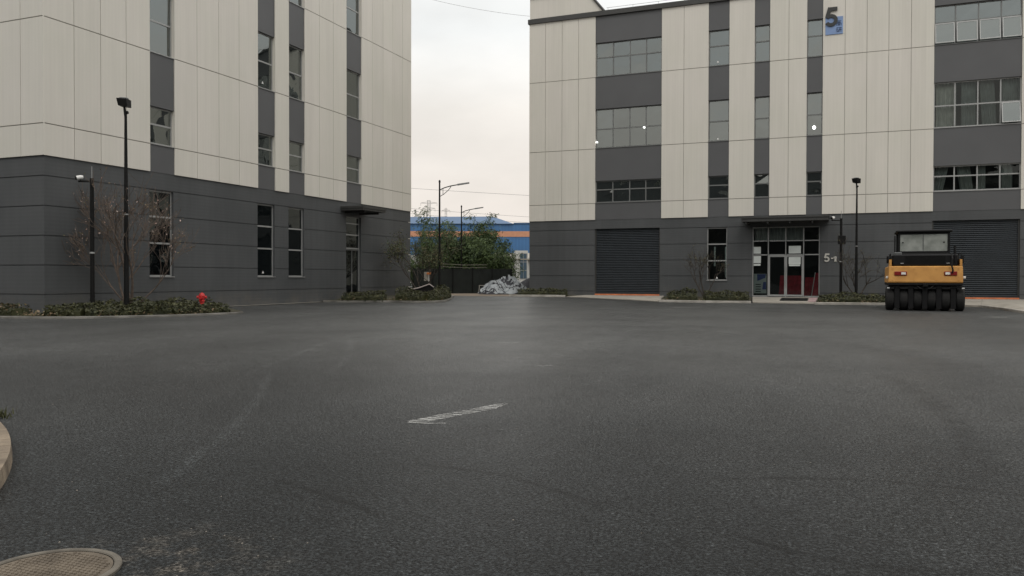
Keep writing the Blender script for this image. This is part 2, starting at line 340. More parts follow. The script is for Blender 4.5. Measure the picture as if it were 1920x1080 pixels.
# ------------------------------------------------------------------ facade helpers
class Facade:
    def __init__(s, kind, plane): s.k = kind; s.p = plane
    def P(s, u, z, o=0):      # o = metres in front of the facade plane
        return (u, s.p-o, z) if s.k == 'S' else (s.p+o, u, z)
    def box(s, mb, u0, u1, z0, z1, o0, o1, m=0):
        P = s.P; pts = [P(u0, z0, o1), P(u1, z0, o1), P(u1, z0, o0), P(u0, z0, o0), P(u0, z1, o1), P(u1, z1, o1), P(u1, z1, o0), P(u0, z1, o0)]
        mb.hexa(pts, m)
    def relief(s, mb, us, zs, fn):
        """stepped relief: fn(u,z) gives (depth, material) of the cell or None for an opening"""
        us = sorted(set(round(u, 4) for u in us)); zs = sorted(set(round(z, 4) for z in zs))
        D = [[fn((us[i]+us[i+1])/2, (zs[j]+zs[j+1])/2) for i in range(len(us)-1)] for j in range(len(zs)-1)]
        REV = -0.30
        for j in range(len(zs)-1):
            for i in range(len(us)-1):
                c = D[j][i]
                if c is not None:
                    d = c[0]; mb.quad(s.P(us[i], zs[j], d), s.P(us[i+1], zs[j], d), s.P(us[i+1], zs[j+1], d), s.P(us[i], zs[j+1], d), c[1])
                for di, dj in ((1, 0), (0, 1)):
                    ii, jj = i+di, j+dj
                    if ii >= len(us)-1 or jj >= len(zs)-1: continue
                    e2 = D[jj][ii]
                    if c is None and e2 is None: continue
                    a = c[0] if c else REV; b = e2[0] if e2 else REV
                    if abs(a-b) < 1e-5: continue
                    hi = c if a > b else e2; mi = hi[1]
                    if di: mb.quad(s.P(us[i+1], zs[j], a), s.P(us[i+1], zs[j], b), s.P(us[i+1], zs[j+1], b), s.P(us[i+1], zs[j+1], a), mi)
                    else: mb.quad(s.P(us[i], zs[j+1], a), s.P(us[i], zs[j+1], b), s.P(us[i+1], zs[j+1], b), s.P(us[i+1], zs[j+1], a), mi)

def base_wall(F, bld, u0, u1, z0, z1, joints, openings, name='base_wall'):
    mb = MB(); g_ = 0.02
    us = [u0, u1]; zs = [z0, z1]
    for a, b, c, d in openings: us += [a, b]; zs += [c, d]
    for j in joints: zs += [j-g_, j+g_]
    def fn(u, z):
        for a, b, c, d in openings:
            if a < u < b and c < z < d: return None
        for j in joints:
            if abs(z-j) < g_: return (-0.03, 0)
        return (0, 0)
    F.relief(mb, us, zs, fn)
    return mb.build(name, 'dark', bld)

def cladding(F, bld, u0, u1, z0, z1, vj, hj, corner=False):
    mb = MB(); a = 0.011; b = 0.017
    us = [u0, u1]; zs = [z0, z1]
    for j in vj: us += [j-a, j+a]
    for j in hj: zs += [j-b, j+b]
    def fn(u, z):
        if any(abs(u-j) < a for j in vj) or any(abs(z-j) < b for j in hj): return (0.03, 1)
        return (0.06, 0)
    F.relief(mb, us, zs, fn)
    P = F.P                                    # returns at both sides and underneath
    for u in (u0, u1):
        bk = 0.0 if corner and u == u1 else -0.25
        mb.quad(P(u, z0, 0.06), P(u, z0, bk), P(u, z1, bk), P(u, z1, 0.06), 0)
    mb.quad(P(u0, z0, 0.06), P(u0, z0, -0.02), P(u1, z0, -0.02), P(u1, z0, 0.06), 0)
    return mb.build('cladding', ['cream', 'joint'], bld)

def window(F, bld, u0, u1, z0, z1, cols, rows, glass='glass', rec=-0.14, fr=0.06, frame='frame', tilt=None, name='window'):
    """frame mesh with its panes as one child; cols / rows are inner divisions"""
    mb = MB(); d0, d1 = rec-0.05, rec+0.03
    F.box(mb, u0, u0+fr, z0, z1, d0, d1); F.box(mb, u1-fr, u1, z0, z1, d0, d1)
    F.box(mb, u0+fr, u1-fr, z0, z0+fr, d0, d1); F.box(mb, u0+fr, u1-fr, z1-fr, z1, d0, d1)
    F.box(mb, u0-0.02, u1+0.02, z0-0.035, z0-0.002, rec-0.05, 0.05)          # sill
    cu = [u0+fr]+list(cols)+[u1-fr]; rz = [z0+fr]+list(rows)+[z1-fr]
    for c in cols: F.box(mb, c-fr*0.55, c+fr*0.55, z0+fr, z1-fr, d0, d1+0.002)
    for r in rows:
        for a, b in zip(cu, cu[1:]):
            F.box(mb, a+(fr*0.55 if a in cols else 0), b-(fr*0.55 if b in cols else 0), r-fr*0.6, r+fr*0.6, d0, d1)
    o = mb.build(name, frame, bld)
    gb = MB(); P = F.P; rnd = random.Random(int(u0*100)+int(z0*37))
    for a, b in zip(cu, cu[1:]):
        for c, d in zip(rz, rz[1:]):
            t1 = rnd.uniform(-0.010, 0.010); t2 = rnd.uniform(-0.010, 0.010)
            gb.quad(P(a, c, rec-t1), P(b, c, rec+t1-t2), P(b, d, rec+t1+t2), P(a, d, rec-t1+t2))
    gb.build('pane', glass, o)
    return o

def spandrel(F, bld, u0, u1, z0, z1):
    mb = MB(); F.box(mb, u0, u1, z0, z1, -0.30, 0.012); return mb.build('spandrel', 'spandrel', bld)

def core(bld, x0, x1, y0, y1, z0, z1):
    mb = MB(); mb.box(x0, x1, y0, y1, z0, z1); return mb.build('interior', 'interior', bld)

def sticker(F, u, z, o, label):
    mb = MB(); P = F.P
    mb.loft([[P(u-0.07, z, o), P(u+0.07, z, o), P(u, z+0.13, o)], [P(u-0.07, z, o+0.004), P(u+0.07, z, o+0.004), P(u, z+0.13, o+0.004)]])
    return tag(mb.build('sticker', 'white'), label, 'sticker', 'white triangle stickers on window panes')

# ------------------------------------------------------------------ left building (faces +X)
kl = 0.9
def lz(z): return 1.4+(z-1.5)*kl
LY = lambda v: v*kl
FL = Facade('E', -29.1385*kl)
LB = thing('factory_building', 'cream panelled block with dark grey base on the left, small canopy over its door', 'building', (FL.p, LY(22.81), 0))
L0, L1 = LY(22.81), LY(52.37)
lz0, lztop, lcb = -0.1, lz(24.6), lz(6.29)
lh = [lz(7.55), lz(11.75), lz(17.21), lz(22.6)]
ljo = [lz(v) for v in (5.49, 4.30, 3.12, 1.94, 0.77)]
lg = [(LY(a), LY(b), lz(1.5), lz(5.47)) for a, b in ((28.09, 29.53), (35.5, 36.93), (38.16, 39.62))]
ldoor = (LY(44.0), LY(45.72), 0.15, lz(5.38))
base_wall(FL, LB, L0, L1, lz0, lcb, ljo, lg+[ldoor])
for a, b, vj in ((22.81, 28.09, (24.15, 25.44, 26.77)), (29.57, 35.48, (31.01, 32.51, 34.0)), (36.93, 38.14, ()), (39.62, 43.96, (41.06, 42.5)), (45.72, 52.37, (47.04, 48.41, 49.73, 51.08))):
    cladding(FL, LB, LY(a), LY(b), lcb, lztop, [LY(v) for v in vj], lh)
lw = [(lz(7.59), lz(9.3), lz(8.5)), (lz(11.77), lz(14.78), lz(13.24)), (lz(17.22), lz(20.3), lz(18.77))]
for a, b in ((28.09, 29.57), (35.48, 36.93), (38.14, 39.62), (43.96, 45.72)):
    a, b = LY(a), LY(b); z = lcb
    for z0, z1, tr in lw:
        spandrel(FL, LB, a, b, z, z0-0.037); window(FL, LB, a, b, z0, z1, [], [tr]); z = z1
    spandrel(FL, LB, a, b, z, lztop)
for a, b, c, d in lg: window(FL, LB, a, b, c, d, [], [lz(3.04), lz(4.26)], glass='glass_low')
# entrance door in the left wall: transom lights over a dark glazed leaf
mb = MB(); a, b, c, d = ldoor; rec = -0.15
for u in (a, b-0.06): FL.box(mb, u, u+0.06, c, d, rec-0.05, rec+0.04)
for z in (lz(4.94), lz(4.21), lz(3.34)): FL.box(mb, a+0.06, b-0.06, z-0.035, z+0.035, rec-0.05, rec+0.04)
FL.box(mb, a+0.06, b-0.06, d-0.05, d, rec-0.05, rec+0.04)
dr = mb.build('entrance_door', 'frame', LB)
mb = MB()
for z0, z1 in ((c, lz(3.34)-0.035), (lz(3.34)+0.035, lz(4.21)-0.035), (lz(4.21)+0.035, lz(4.94)-0.035), (lz(4.94)+0.035, d-0.05)):
    mb.quad(FL.P(a+0.06, z0, rec), FL.P(b-0.06, z0, rec), FL.P(b-0.06, z1, rec), FL.P(a+0.06, z1, rec))
mb.build('pane', 'glass_low', dr)
mb = MB()
for u in (a+0.06, (a+b)/2-0.04, b-0.13): FL.box(mb, u, u+0.07, c, lz(3.34)-0.035, rec+0.005, rec+0.035)
FL.box(mb, a+0.13, b-0.13, c, c+0.12, rec+0.005, rec+0.033); FL.box(mb, a+0.13, b-0.13, lz(3.34)-0.12, lz(3.34)-0.037, rec+0.005, rec+0.033)
mb.build('door_leaf', 'frame_dark', dr)
mb = MB(); mb.tube([FL.P((a+b)/2-0.1, c+0.85, rec+0.09), FL.P((a+b)/2-0.1, c+1.45, rec+0.09)], 0.014, 6); mb.build('handle', 'frame', dr)
mb = MB(); FL.box(mb, 39.05, 41.5, 5.16, 5.28, 0.001, 1.48); FL.box(mb, 39.02, 41.53, 5.28, 5.40, 0.001, 1.52)
for u in (39.5, 41.0): FL.box(mb, u, u+0.08, 5.04, 5.16, 0.001, 1.3)
mb.build('canopy', 'trim', LB)
# side face towards the yard and the volume behind
FLs = Facade('S', L0)
XL = FL.p
mb = MB()
sj = [XL-1.14*kl*1.05-k*1.22 for k in range(18)]
us = [XL-22, XL]; zs = [lz0, lcb]+[]
def fnd(u, z): return (-0.03, 0) if any(abs(z-j) < 0.02 for j in ljo) else (0, 0)
FLs.relief(mb, us, [lz0, lcb]+[j+s_ for j in ljo for s_ in (-0.02, 0.02)], fnd)
mb.build('base_wall', 'dark', LB)
cladding(FLs, LB, XL-22, XL+0.06, lcb, lztop, sj, lh, True)
mb = MB()                                                                    # end wall on the lane side, back and roof slab
mb.box(XL-22, XL-0.001, L1-0.25, L1, lz0, lztop); mb.box(XL-22, XL-21.7, L0+0.3, L1-0.3, lz0, lztop)
mb.build('side_wall', 'cream', LB)
mb = MB(); mb.box(XL-22, XL+0.1, L0-0.1, L1+0.05, lztop+0.001, lztop+0.35); mb.build('roof', 'trim', LB)
core(LB, XL-21, XL-1.6, L0+0.4, L1-0.4, lz0, lztop-0.1)

# ------------------------------------------------------------------ right building (faces -Y)
kr = 0.82
def rz(z): return 1.4+(z-1.5)*kr
RX = lambda v: v*kr
FR = Facade('S', 60.7283*kr)
RB = thing('factory_building', 'long cream panelled block numbered 5 with dark base, shutters and glazed entrance', 'building', (RX(-22.96), FR.p, 0))
R0, R1 = RX(-22.96), RX(38.0)
rz0, rtop, rcb = -0.1, rz(21.63), rz(5.95)
rh = [rz(7.22), rz(11.43), rz(16.94)]
rjo = [rz(v) for v in (5.18, 3.99, 2.80, 1.61, 0.42)]
sh1 = (RX(-17.54), RX(-12.46), 0.355, rz(5.25)); sh2 = (RX(5.81), RX(10.88), 0.355, rz(5.32))
gw = (RX(-8.98), RX(-7.53), rz(1.29), rz(5.16)); ent = (RX(-5.75), RX(-1.2), 0.285, rz(5.13))
sh3 = (RX(20.3), RX(25.3), 0.285, rz(5.3))
base_wall(FR, RB, R0, R1, rz0, rcb, rjo, [sh1, sh2, gw, ent, sh3])
bands = [(-22.96, -17.51, (-21.61, -20.22, -18.87)), (-12.36, -8.92, (-10.71,)), (-7.43, -5.67, ()), (-4.61, -2.13, (-3.34,)), (-1.08, 5.84, (0.34, 1.73, 3.09, 4.46)),
         (10.89, 20.2, (12.3, 13.65, 15.0, 16.35, 17.7, 19.0)), (25.3, 38.0, tuple(26.6+1.37*k for k in range(8)))]
for a, b, vj in bands: cladding(FR, RB, RX(a), RX(b), rcb, rtop, [RX(v) for v in vj], rh)
rw = [(rz(7.27), rz(8.95), rz(8.27)), (rz(11.49), rz(14.5), rz(12.95)), (rz(17.0), rz(19.6), rz(18.46))]
def openings_col(a, b, cols, glasses=('glass', 'glass', 'glass')):
    a, b = RX(a), RX(b); z = rcb; res = []
    for (z0, z1, tr), gl in zip(rw, glasses):
        spandrel(FR, RB, a, b, z, z0-0.037)
        res.append(window(FR, RB, a, b, z0, z1, [RX(c) for c in cols], [tr], glass=gl, frame='frame' if gl == 'glass_clear' else 'frame_up')); z = z1
    spandrel(FR, RB, a, b, z, rtop); return res
openings_col(-17.51, -12.36, (-16.15, -14.83, -13.58))
for a, b in ((-8.92, -7.43), (-5.67, -4.61), (-2.13, -1.08)): openings_col(a, b, ())
openings_col(5.84, 10.89, (7.10, 8.43, 9.73), ('glass_clear', 'glass_clear', 'glass'))
openings_col(20.2, 25.3, (21.5, 22.8, 24.1))
window(FR, RB, *gw, [], [rz(2.73), rz(3.95)], glass='glass_clear')
# sashes tipped outwards in the right-hand bay
def open_sash(u0, u1, z0, z1, ang, glass):
    mb = MB(); gb = MB(); h = z1-z0; co, si = math.cos(ang), math.sin(ang)
    def Q(u, t, o): return (u, FR.p+0.10-(h-t)*si-o*co, z1-(h-t)*co+o*si*0)
    f = 0.05
    def bx(a, b, c, d): mb.hexa([Q(a, c, 0.03), Q(b, c, 0.03), Q(b, c, 0), Q(a, c, 0), Q(a, d, 0.03), Q(b, d, 0.03), Q(b, d, 0), Q(a, d, 0)])
    bx(u0, u0+f, 0, h); bx(u1-f, u1, 0, h); bx(u0+f, u1-f, 0, f); bx(u0+f, u1-f, h-f, h)
    gb.quad(Q(u0+f, f, 0.015), Q(u1-f, f, 0.015), Q(u1-f, h-f, 0.015), Q(u0+f, h-f, 0.015))
    o = mb.build('open_sash', 'frame', RB); gb.build('pane', glass, o)
cb = [RX(v) for v in (5.84, 7.10, 8.43, 9.73, 10.89)]
for k in range(4): open_sash(cb[k]+0.04, cb[k+1]-0.04, rz(17.0)+0.05, rz(18.46)-0.03, R(9), 'glass')
open_sash(cb[3]+0.04, cb[4]-0.04, rz(11.49)+0.05, rz(12.95)-0.03, R(11), 'glass')

# roller shutters with curved slats, side guides and an orange-red threshold strip
def roller_shutter(op):
    a, b, c, d = op; mb = MB(); rec = -0.18; n = int((d-c-0.04)/0.105); ph = (d-c-0.04)/n; prof = []
    for k in range(n):
        z = c+0.04+k*ph
        prof += [(rec, z), (rec+0.028, z+ph*0.22), (rec+0.035, z+ph*0.5), (rec+0.028, z+ph*0.78), (rec-0.012, z+ph*0.97)]
    for (o0, z0), (o1, z1) in zip(prof, prof[1:]): mb.quad(FR.P(a+0.06, z0, o0), FR.P(b-0.06, z0, o0), FR.P(b-0.06, z1, o1), FR.P(a+0.06, z1, o1))
    o = mb.build('roller_shutter', 'shutter', RB)
    for u in (a, b-0.075):
        q = MB(); FR.box(q, u, u+0.075, c, d, -0.29, -0.10); q.build('guide_rail', 'trim', o)
    q = MB(); FR.box(q, a+0.075, b-0.075, c, c+0.05, rec-0.05, rec+0.05); q.build('bottom_bar', 'trim', o)
    q = MB(); FR.box(q, a+0.02, b-0.02, c-0.085, c-0.003, -0.25, 0.06); q.build('threshold', 'red_strip', RB)
for s_ in (sh1, sh2, sh3): roller_shutter(s_)

# glazed entrance: four bays, three rows, double doors in the middle
a, b, c, d = ent; rec = -0.12
mu = [a, RX(-4.66), RX(-3.47), RX(-2.27), b]; zt = [rz(3.13), rz(4.13)]
mb = MB(); f = 0.055
for i, u in enumerate(mu):
    u0_, u1_ = (u, u+f) if i == 0 else ((u-f, u) if i == 4 else (u-f/2, u+f/2))
    FR.box(mb, u0_, u1_, c, d, rec-0.06, rec+0.05)
for u0_, u1_ in zip(mu, mu[1:]):
    for z in zt: FR.box(mb, u0_+f, u1_-f, z-0.03, z+0.03, rec-0.05, rec+0.045)
    FR.box(mb, u0_+f, u1_-f, d-0.06, d, rec-0.05, rec+0.045)
for u0_, u1_ in ((mu[0], mu[1]), (mu[3], mu[4])): FR.box(mb, u0_+f, u1_-f, c, c+0.06, rec-0.05, rec+0.045)
en = mb.build('entrance_frame', 'frame', RB)
mb = MB()
for i, (u0_, u1_) in enumerate(zip(mu, mu[1:])):
    for z0, z1 in ((zt[0]+0.03, zt[1]-0.03), (zt[1]+0.03, d-0.06))+(((c+0.06, zt[0]-0.03),) if i in (0, 3) else ()):
        mb.quad(FR.P(u0_+f, z0, rec), FR.P(u1_-f, z0, rec), FR.P(u1_-f, z1, rec), FR.P(u0_+f, z1, rec))
mb.build('pane', 'glass_clear', en)
for u0_, u1_, hs in ((mu[1]+f/2+0.005, mu[2]-f/2+0.02, 1), (mu[2]+f/2-0.015, mu[3]-f/2-0.005, 0)):
    q = MB(); z1 = zt[0]-0.035
    FR.box(q, u0_, u0_+0.07, c+0.02, z1, rec, rec+0.045); FR.box(q, u1_-0.07, u1_, c+0.02, z1, rec, rec+0.045)
    FR.box(q, u0_+0.07, u1_-0.07, c+0.02, c+0.12, rec, rec+0.045); FR.box(q, u0_+0.07, u1_-0.07, z1-0.09, z1, rec, rec+0.045)
    dl = q.build('entrance_door', 'frame', RB)
    q = MB(); q.quad(FR.P(u0_+0.07, c+0.12, rec+0.02), FR.P(u1_-0.07, c+0.12, rec+0.02), FR.P(u1_-0.07, z1-0.09, rec+0.02), FR.P(u0_+0.07, z1-0.09, rec+0.02)); q.build('pane', 'glass_clear', dl)
    q = MB(); uh = u1_-0.035 if hs else u0_+0.035
    q.tube([FR.P(uh, c+0.55, rec+0.1), FR.P(uh, c+1.75, rec+0.1)], 0.018, 8)
    for z in (0.65, 1.65): q.tube([FR.P(uh, c+z, rec+0.045), FR.P(uh, c+z, rec+0.1)], 0.012, 6)
    q.build('handle', 'frame', dl)
# flat canopy over the entrance
mb = MB(); FR.box(mb, RX(-6.45)+0.1, RX(-0.62), 4.62, 4.80, 0.001, 1.45); FR.box(mb, RX(-6.45)+0.06, RX(-0.62)+0.04, 4.80, 4.88, 0.001, 1.5)
for u in (-5.0, -3.8, -2.6, -1.4): FR.box(mb, u, u+0.09, 4.50, 4.62, 0.001, 1.35)
mb.build('canopy', 'trim', RB)
# roof edge, stair-head wall with sloping end, thin rail along the parapet
mb = MB(); FR.box(mb, R0-0.08, R1, rtop+0.002, rtop+0.30, -0.4, 0.16); mb.build('parapet', 'trim', RB)
mb = MB(); yb = FR.p+0.02; zt0 = rtop+0.303
mb.prism([(R0, zt0), (RX(-16.95), zt0), (RX(-18.3), zt0+1.42), (R0, zt0+1.42)], yb, yb+6, 'y')
st = mb.build('stair_head', 'cream', RB)
mb = MB()
mb.tube([(RX(-16.85), yb-0.05, zt0+0.0), (RX(-18.3), yb-0.05, zt0+1.48)], 0.07, 6)
mb.box(R0-0.06, RX(-18.3), yb-0.12, yb+6.1, zt0+1.423, zt0+1.60)
mb.build('coping', 'trim', st)
mb = MB(); mb.tube([(RX(-16.7), FR.p+0.1, zt0+0.22), (R1, FR.p+0.1, zt0+0.22)], 0.012, 5)
for k in range(28): x = RX(-16.7)+0.1+k*1.6; mb.tube([(x, FR.p+0.1, zt0), (x, FR.p+0.1, zt0+0.22)], 0.01, 5)
mb.build('roof_rail', 'frame', RB)
mb = MB(); mb.box(R0, R0+0.25, FR.p+0.31, FR.p+30, rz0, rtop); mb.box(R1-0.25, R1, FR.p+0.31, FR.p+30, rz0, rtop); mb.box(R0+0.25, R1-0.25, FR.p+29.7, FR.p+30, rz0, rtop)
mb.build('side_wall', 'cream', RB)
mb = MB(); mb.box(R0+0.01, R1-0.01, FR.p+0.41, FR.p+29.9, rtop-0.4, rtop-0.05); mb.build('roof', 'trim', RB)
core(RB, R0+0.3, RX(-6.2), FR.p+2.2, FR.p+29, rz0, rtop-0.45)
core(RB, RX(-6.2)+0.01, R1-0.3, FR.p+3.2, FR.p+29, rz0, rtop-0.45)
# curtains hanging behind the glass of the right-hand bay
M['curtain'] = mat('curtain_cloth', (0.66, 0.63, 0.58), 0.9, var=0.12, vscale=2)
M['curtain_dark'] = mat('curtain_cloth_grey', (0.34, 0.345, 0.33), 0.9, var=0.12, vscale=2)
def curtain(u0, u1, z0, z1, mt, lean=0.0, dep=-0.5):
    mb = MB(); n = max(8, int((u1-u0)/0.035))
    def col(k, z):
        t = (z-z0)/(z1-z0); u = u0+(u1-u0)*k/n + lean*(1-t)
        return FR.P(u, z, dep+0.05*math.sin(k*1.1+u0*3)*(1.15-0.5*t)+0.02*math.sin(k*0.37))
    for k in range(n):
        for j in range(3):
            za, zb = z0+(z1-z0)*j/3, z0+(z1-z0)*(j+1)/3
            mb.quad(col(k, za), col(k+1, za), col(k+1, zb), col(k, zb))
    mb.build('curtain', mt, RB, True)
z0, z1 = rz(11.49), rz(14.5)
curtain(cb[0]+0.15, cb[1]+0.1, z0, z1, 'curtain'); curtain(cb[1]+0.35, cb[2]-0.05, z0, z1, 'curtain_dark'); curtain(cb[2]+0.12, cb[3]-0.25, z0, z1, 'curtain_dark', 0.15); curtain(cb[3]+0.1, cb[4], z0, z1, 'curtain_dark')
z0, z1 = rz(7.27), rz(8.95)
curtain(cb[0]+0.2, cb[0]+0.8, z0, z1, 'curtain_dark', -0.3); curtain(cb[1]+0.15, cb[2]-0.3, z0, z1, 'curtain_dark', 0.2); curtain(cb[2]+0.08, cb[2]+0.45, z0, z1, 'curtain_dark'); curtain(cb[3]+0.08, cb[4]-0.3, z0, z1, 'curtain_dark')
M['curtain_pale'] = mat('curtain_cloth_pale', (0.30, 0.30, 0.29), 0.9, var=0.1)

curtain(mu[0]+0.08, mu[3]-0.02, zt[1]+0.02, d-0.02, 'curtain_dark')
# lit lamps seen through the third-floor windows
M['lamp_lit'] = mat('lit_lamp', (0.9, 0.9, 0.9), 0.4, emit=(1, 1, 0.96, 6))
def bulb(u, z, r, label):
    t = thing('ceiling_lamp', label, 'lamp', (u, FR.p+0.04, z), 'lit round lamps at the third floor windows')
    q = MB(); q.lathe((u, FR.p+0.06, z), [(0.001, -r), (r*0.7, -r*0.72), (r, 0), (r*0.7, r*0.72), (0.001, r)], 10); q.build('globe', 'lamp_lit', t, True)
    q = MB(); q.tube([(u, FR.p+0.06, z+r*0.9), (u, FR.p+0.06, z+r+0.12)], 0.015, 6); q.build('stem', 'frame', t)
bulb(RX(-13.72), rz(12.88), 0.055, 'small lit round lamp right of centre in the wide third floor window')
bulb(RX(-17.42), rz(11.98), 0.05, 'small lit round lamp at the lower left corner of the wide third floor window')
bulb(RX(-1.63), rz(12.05), 0.095, 'bright lit round lamp in the narrow third floor window below the blue number sign')

# triangle stickers
sticker(FR, RX(-8.28), rz(17.25), -0.12, 'white triangle sticker in the narrow top floor window of the right building')
sticker(FR, RX(-8.25), rz(11.62), -0.12, 'white triangle sticker in the narrow third floor window of the right building')
sticker(FR, RX(-8.27), rz(1.42), -0.12, 'white triangle sticker in the ground floor window beside the glazed entrance')
sticker(FL, LY(36.1), lz(1.68), -0.12, 'white triangle sticker in a ground floor window of the left building')
sticker(FL, LY(36.1), lz(12.05), -0.12, 'white triangle sticker in a fourth floor window of the left building')

# ------------------------------------------------------------------ numbers and signs
def arc_stroke(path, wd):
    """flat polygon strip following a 2-d path"""
    L, Rr = [], []
    for k, p in enumerate(path):
        a = path[max(k-1, 0)]; b = path[min(k+1, len(path)-1)]
        dx, dy = b[0]-a[0], b[1]-a[1]; l = math.hypot(dx, dy) or 1
        n = (-dy/l*wd/2, dx/l*wd/2); L.append((p[0]+n[0], p[1]+n[1])); Rr.append((p[0]-n[0], p[1]-n[1]))
    return L, Rr
def stroke(mb, F, path, wd, o0, o1, m=0):
    L, Rr = arc_stroke(path, wd)
    for k in range(len(path)-1):
        p = [F.P(*Rr[k], o1), F.P(*Rr[k+1], o1), F.P(*L[k+1], o1), F.P(*L[k], o1)]; q = [F.P(*Rr[k], o0), F.P(*Rr[k+1], o0), F.P(*L[k+1], o0), F.P(*L[k], o0)]
        mb.hexa(q+p, m)
def five(mb, F, u, z, h, o0, o1):
    """numeral 5, lower-left corner (u,z), height h"""
    s = h
    stroke(mb, F, [(u+0.20*s, z+0.90*s), (u+0.60*s, z+0.90*s)], 0.19*s, o0, o1)
    stroke(mb, F, [(u+0.24*s, z+0.985*s), (u+0.10*s, z+0.46*s)], 0.18*s, o0+0.001, o1+0.002)
    cx, cz, r = u+0.30*s, z+0.32*s, 0.235*s
    pts = [(cx+r*math.cos(t), cz+r*math.sin(t)*0.98) for t in [R(142-k*(142+152)/18) for k in range(19)]]
    stroke(mb, F, pts, 0.175*s, o0+0.002, o1+0.004)
M['sign_blue'] = mat('sign_blue', (0.20, 0.30, 0.52), 0.5, var=0.06)
M['sign_dark'] = mat('sign_numeral', (0.028, 0.03, 0.03), 0.5)
M['sign_navy'] = mat('sign_navy', (0.03, 0.06, 0.14), 0.5)
sg = thing('building_number_sign', 'blue square sign with large dark numeral 5 and two small characters on cream wall', 'sign', (RX(-0.90), FR.p-0.07, rz(18.4)))
x0, x1, z0, z1 = RX(-0.93), RX(0.20), rz(18.38), rz(19.58)
mb = MB(); FR.box(mb, x0, x1, z0, z1, 0.062, 0.10); mb.build('panel', 'sign_blue', sg)
mb = MB(); five(mb, FR, RX(-0.97), rz(18.92), rz(20.26)-rz(18.92), 0.102, 0.15); mb.build('numeral', 'sign_dark', sg)
def glyph(mb, u, z, s, strokes):
    for p in strokes: stroke(mb, FR, [(u+a*s, z+b*s) for a, b in p], 0.10*s, 0.101, 0.112)
mb = MB()
gA = [[(0.1, 0.92), (0.9, 0.92)], [(0.5, 1.0), (0.5, 0.92)], [(0.28, 0.72), (0.72, 0.72)], [(0.28, 0.58), (0.72, 0.58)], [(0.28, 0.74), (0.28, 0.58)], [(0.72, 0.74), (0.72, 0.58)], [(0.12, 0.45), (0.88, 0.45)], [(0.12, 0.45), (0.12, 0.02)], [(0.88, 0.45), (0.88, 0.02)], [(0.34, 0.28), (0.66, 0.28)], [(0.34, 0.10), (0.66, 0.10)], [(0.34, 0.30), (0.34, 0.08)], [(0.66, 0.30), (0.66, 0.08)]]
gB = [[(0.05, 0.88), (0.42, 0.88)], [(0.22, 0.88), (0.06, 0.45)], [(0.14, 0.5), (0.14, 0.12)], [(0.14, 0.5), (0.40, 0.5)], [(0.40, 0.5), (0.40, 0.12)], [(0.14, 0.15), (0.40, 0.15)], [(0.5, 0.88), (0.97, 0.88)], [(0.5, 0.5), (0.97, 0.5)], [(0.63, 0.88), (0.63, 0.5), (0.52, 0.05)], [(0.84, 0.88), (0.84, 0.03)]]
gs = 0.30
glyph(mb, x1-0.36, z1-0.53, gs, gA); glyph(mb, x1-0.36, z1-0.90, gs, gB)
mb.build('lettering', 'sign_navy', sg)
d51 = thing('door_number_sign', 'pale raised characters 5-1 on the dark wall right of the glazed entrance', 'sign', (RX(-0.8), FR.p, rz(2.6)))
M['letter_white'] = mat('letter_white', (0.50, 0.49, 0.45), 0.5)
zb = rz(2.60); h = rz(3.20)-zb
q = MB(); five(q, FR, RX(-0.93), zb, h, 0.002, 0.05); q.build('numeral', 'letter_white', d51)
q = MB(); stroke(q, FR, [(RX(-0.46), zb+h*0.42), (RX(-0.31), zb+h*0.42)], 0.07, 0.002, 0.045); q.build('dash', 'letter_white', d51)
q = MB(); u = RX(-0.17); stroke(q, FR, [(u, zb+0.01), (u, zb+h*0.62)], 0.11, 0.002, 0.05); stroke(q, FR, [(u-0.10, zb+h*0.50), (u, zb+h*0.60)], 0.07, 0.003, 0.048); q.build('numeral', 'letter_white', d51)

# papers and posters on the entrance glass, red furniture behind it
def poster(u0, u1, z0, z1, mt, label, name='notice_sheet', cat='notice', o=-0.14):
    mb = MB(); FR.box(mb, u0, u1, z0, z1, o-0.006, o); return tag(mb.build(name, mt), label, cat)
e0 = mu[0]+f
tag_o = -0.10
poster(e0+0.01, e0+0.42, rz(3.18)+0.04, rz(3.18)+0.44, 'paper', 'pale sheet behind the upper left pane of the glazed entrance', o=tag_o+0.005)
poster(e0+0.01, e0+0.42, rz(3.13)-0.48, rz(3.13)-0.06, 'paper', 'pale sheet just under the transom of the left entrance pane', o=tag_o+0.005)
poster(e0+0.01, e0+0.40, rz(2.38)-0.02, rz(2.38)+0.09, 'paper', 'narrow white strip notice on the left entrance pane', o=tag_o+0.005)
u = mu[2]+f
poster(u+0.11, u+0.78, rz(3.18)+0.03, rz(3.18)+0.47, 'paper', 'pale grey sheet in the pane above the right entrance door', o=tag_o+0.005)
poster(u+0.11, u+0.77, rz(3.13)-0.56, rz(3.13)-0.14, 'paper', 'square pale sheet at the top of the right entrance door', o=tag_o+0.03)
poster(u+0.13, u+0.74, rz(2.36)-0.03, rz(2.36)+0.06, 'paper', 'narrow white strip notice across the right entrance door', o=tag_o+0.03)
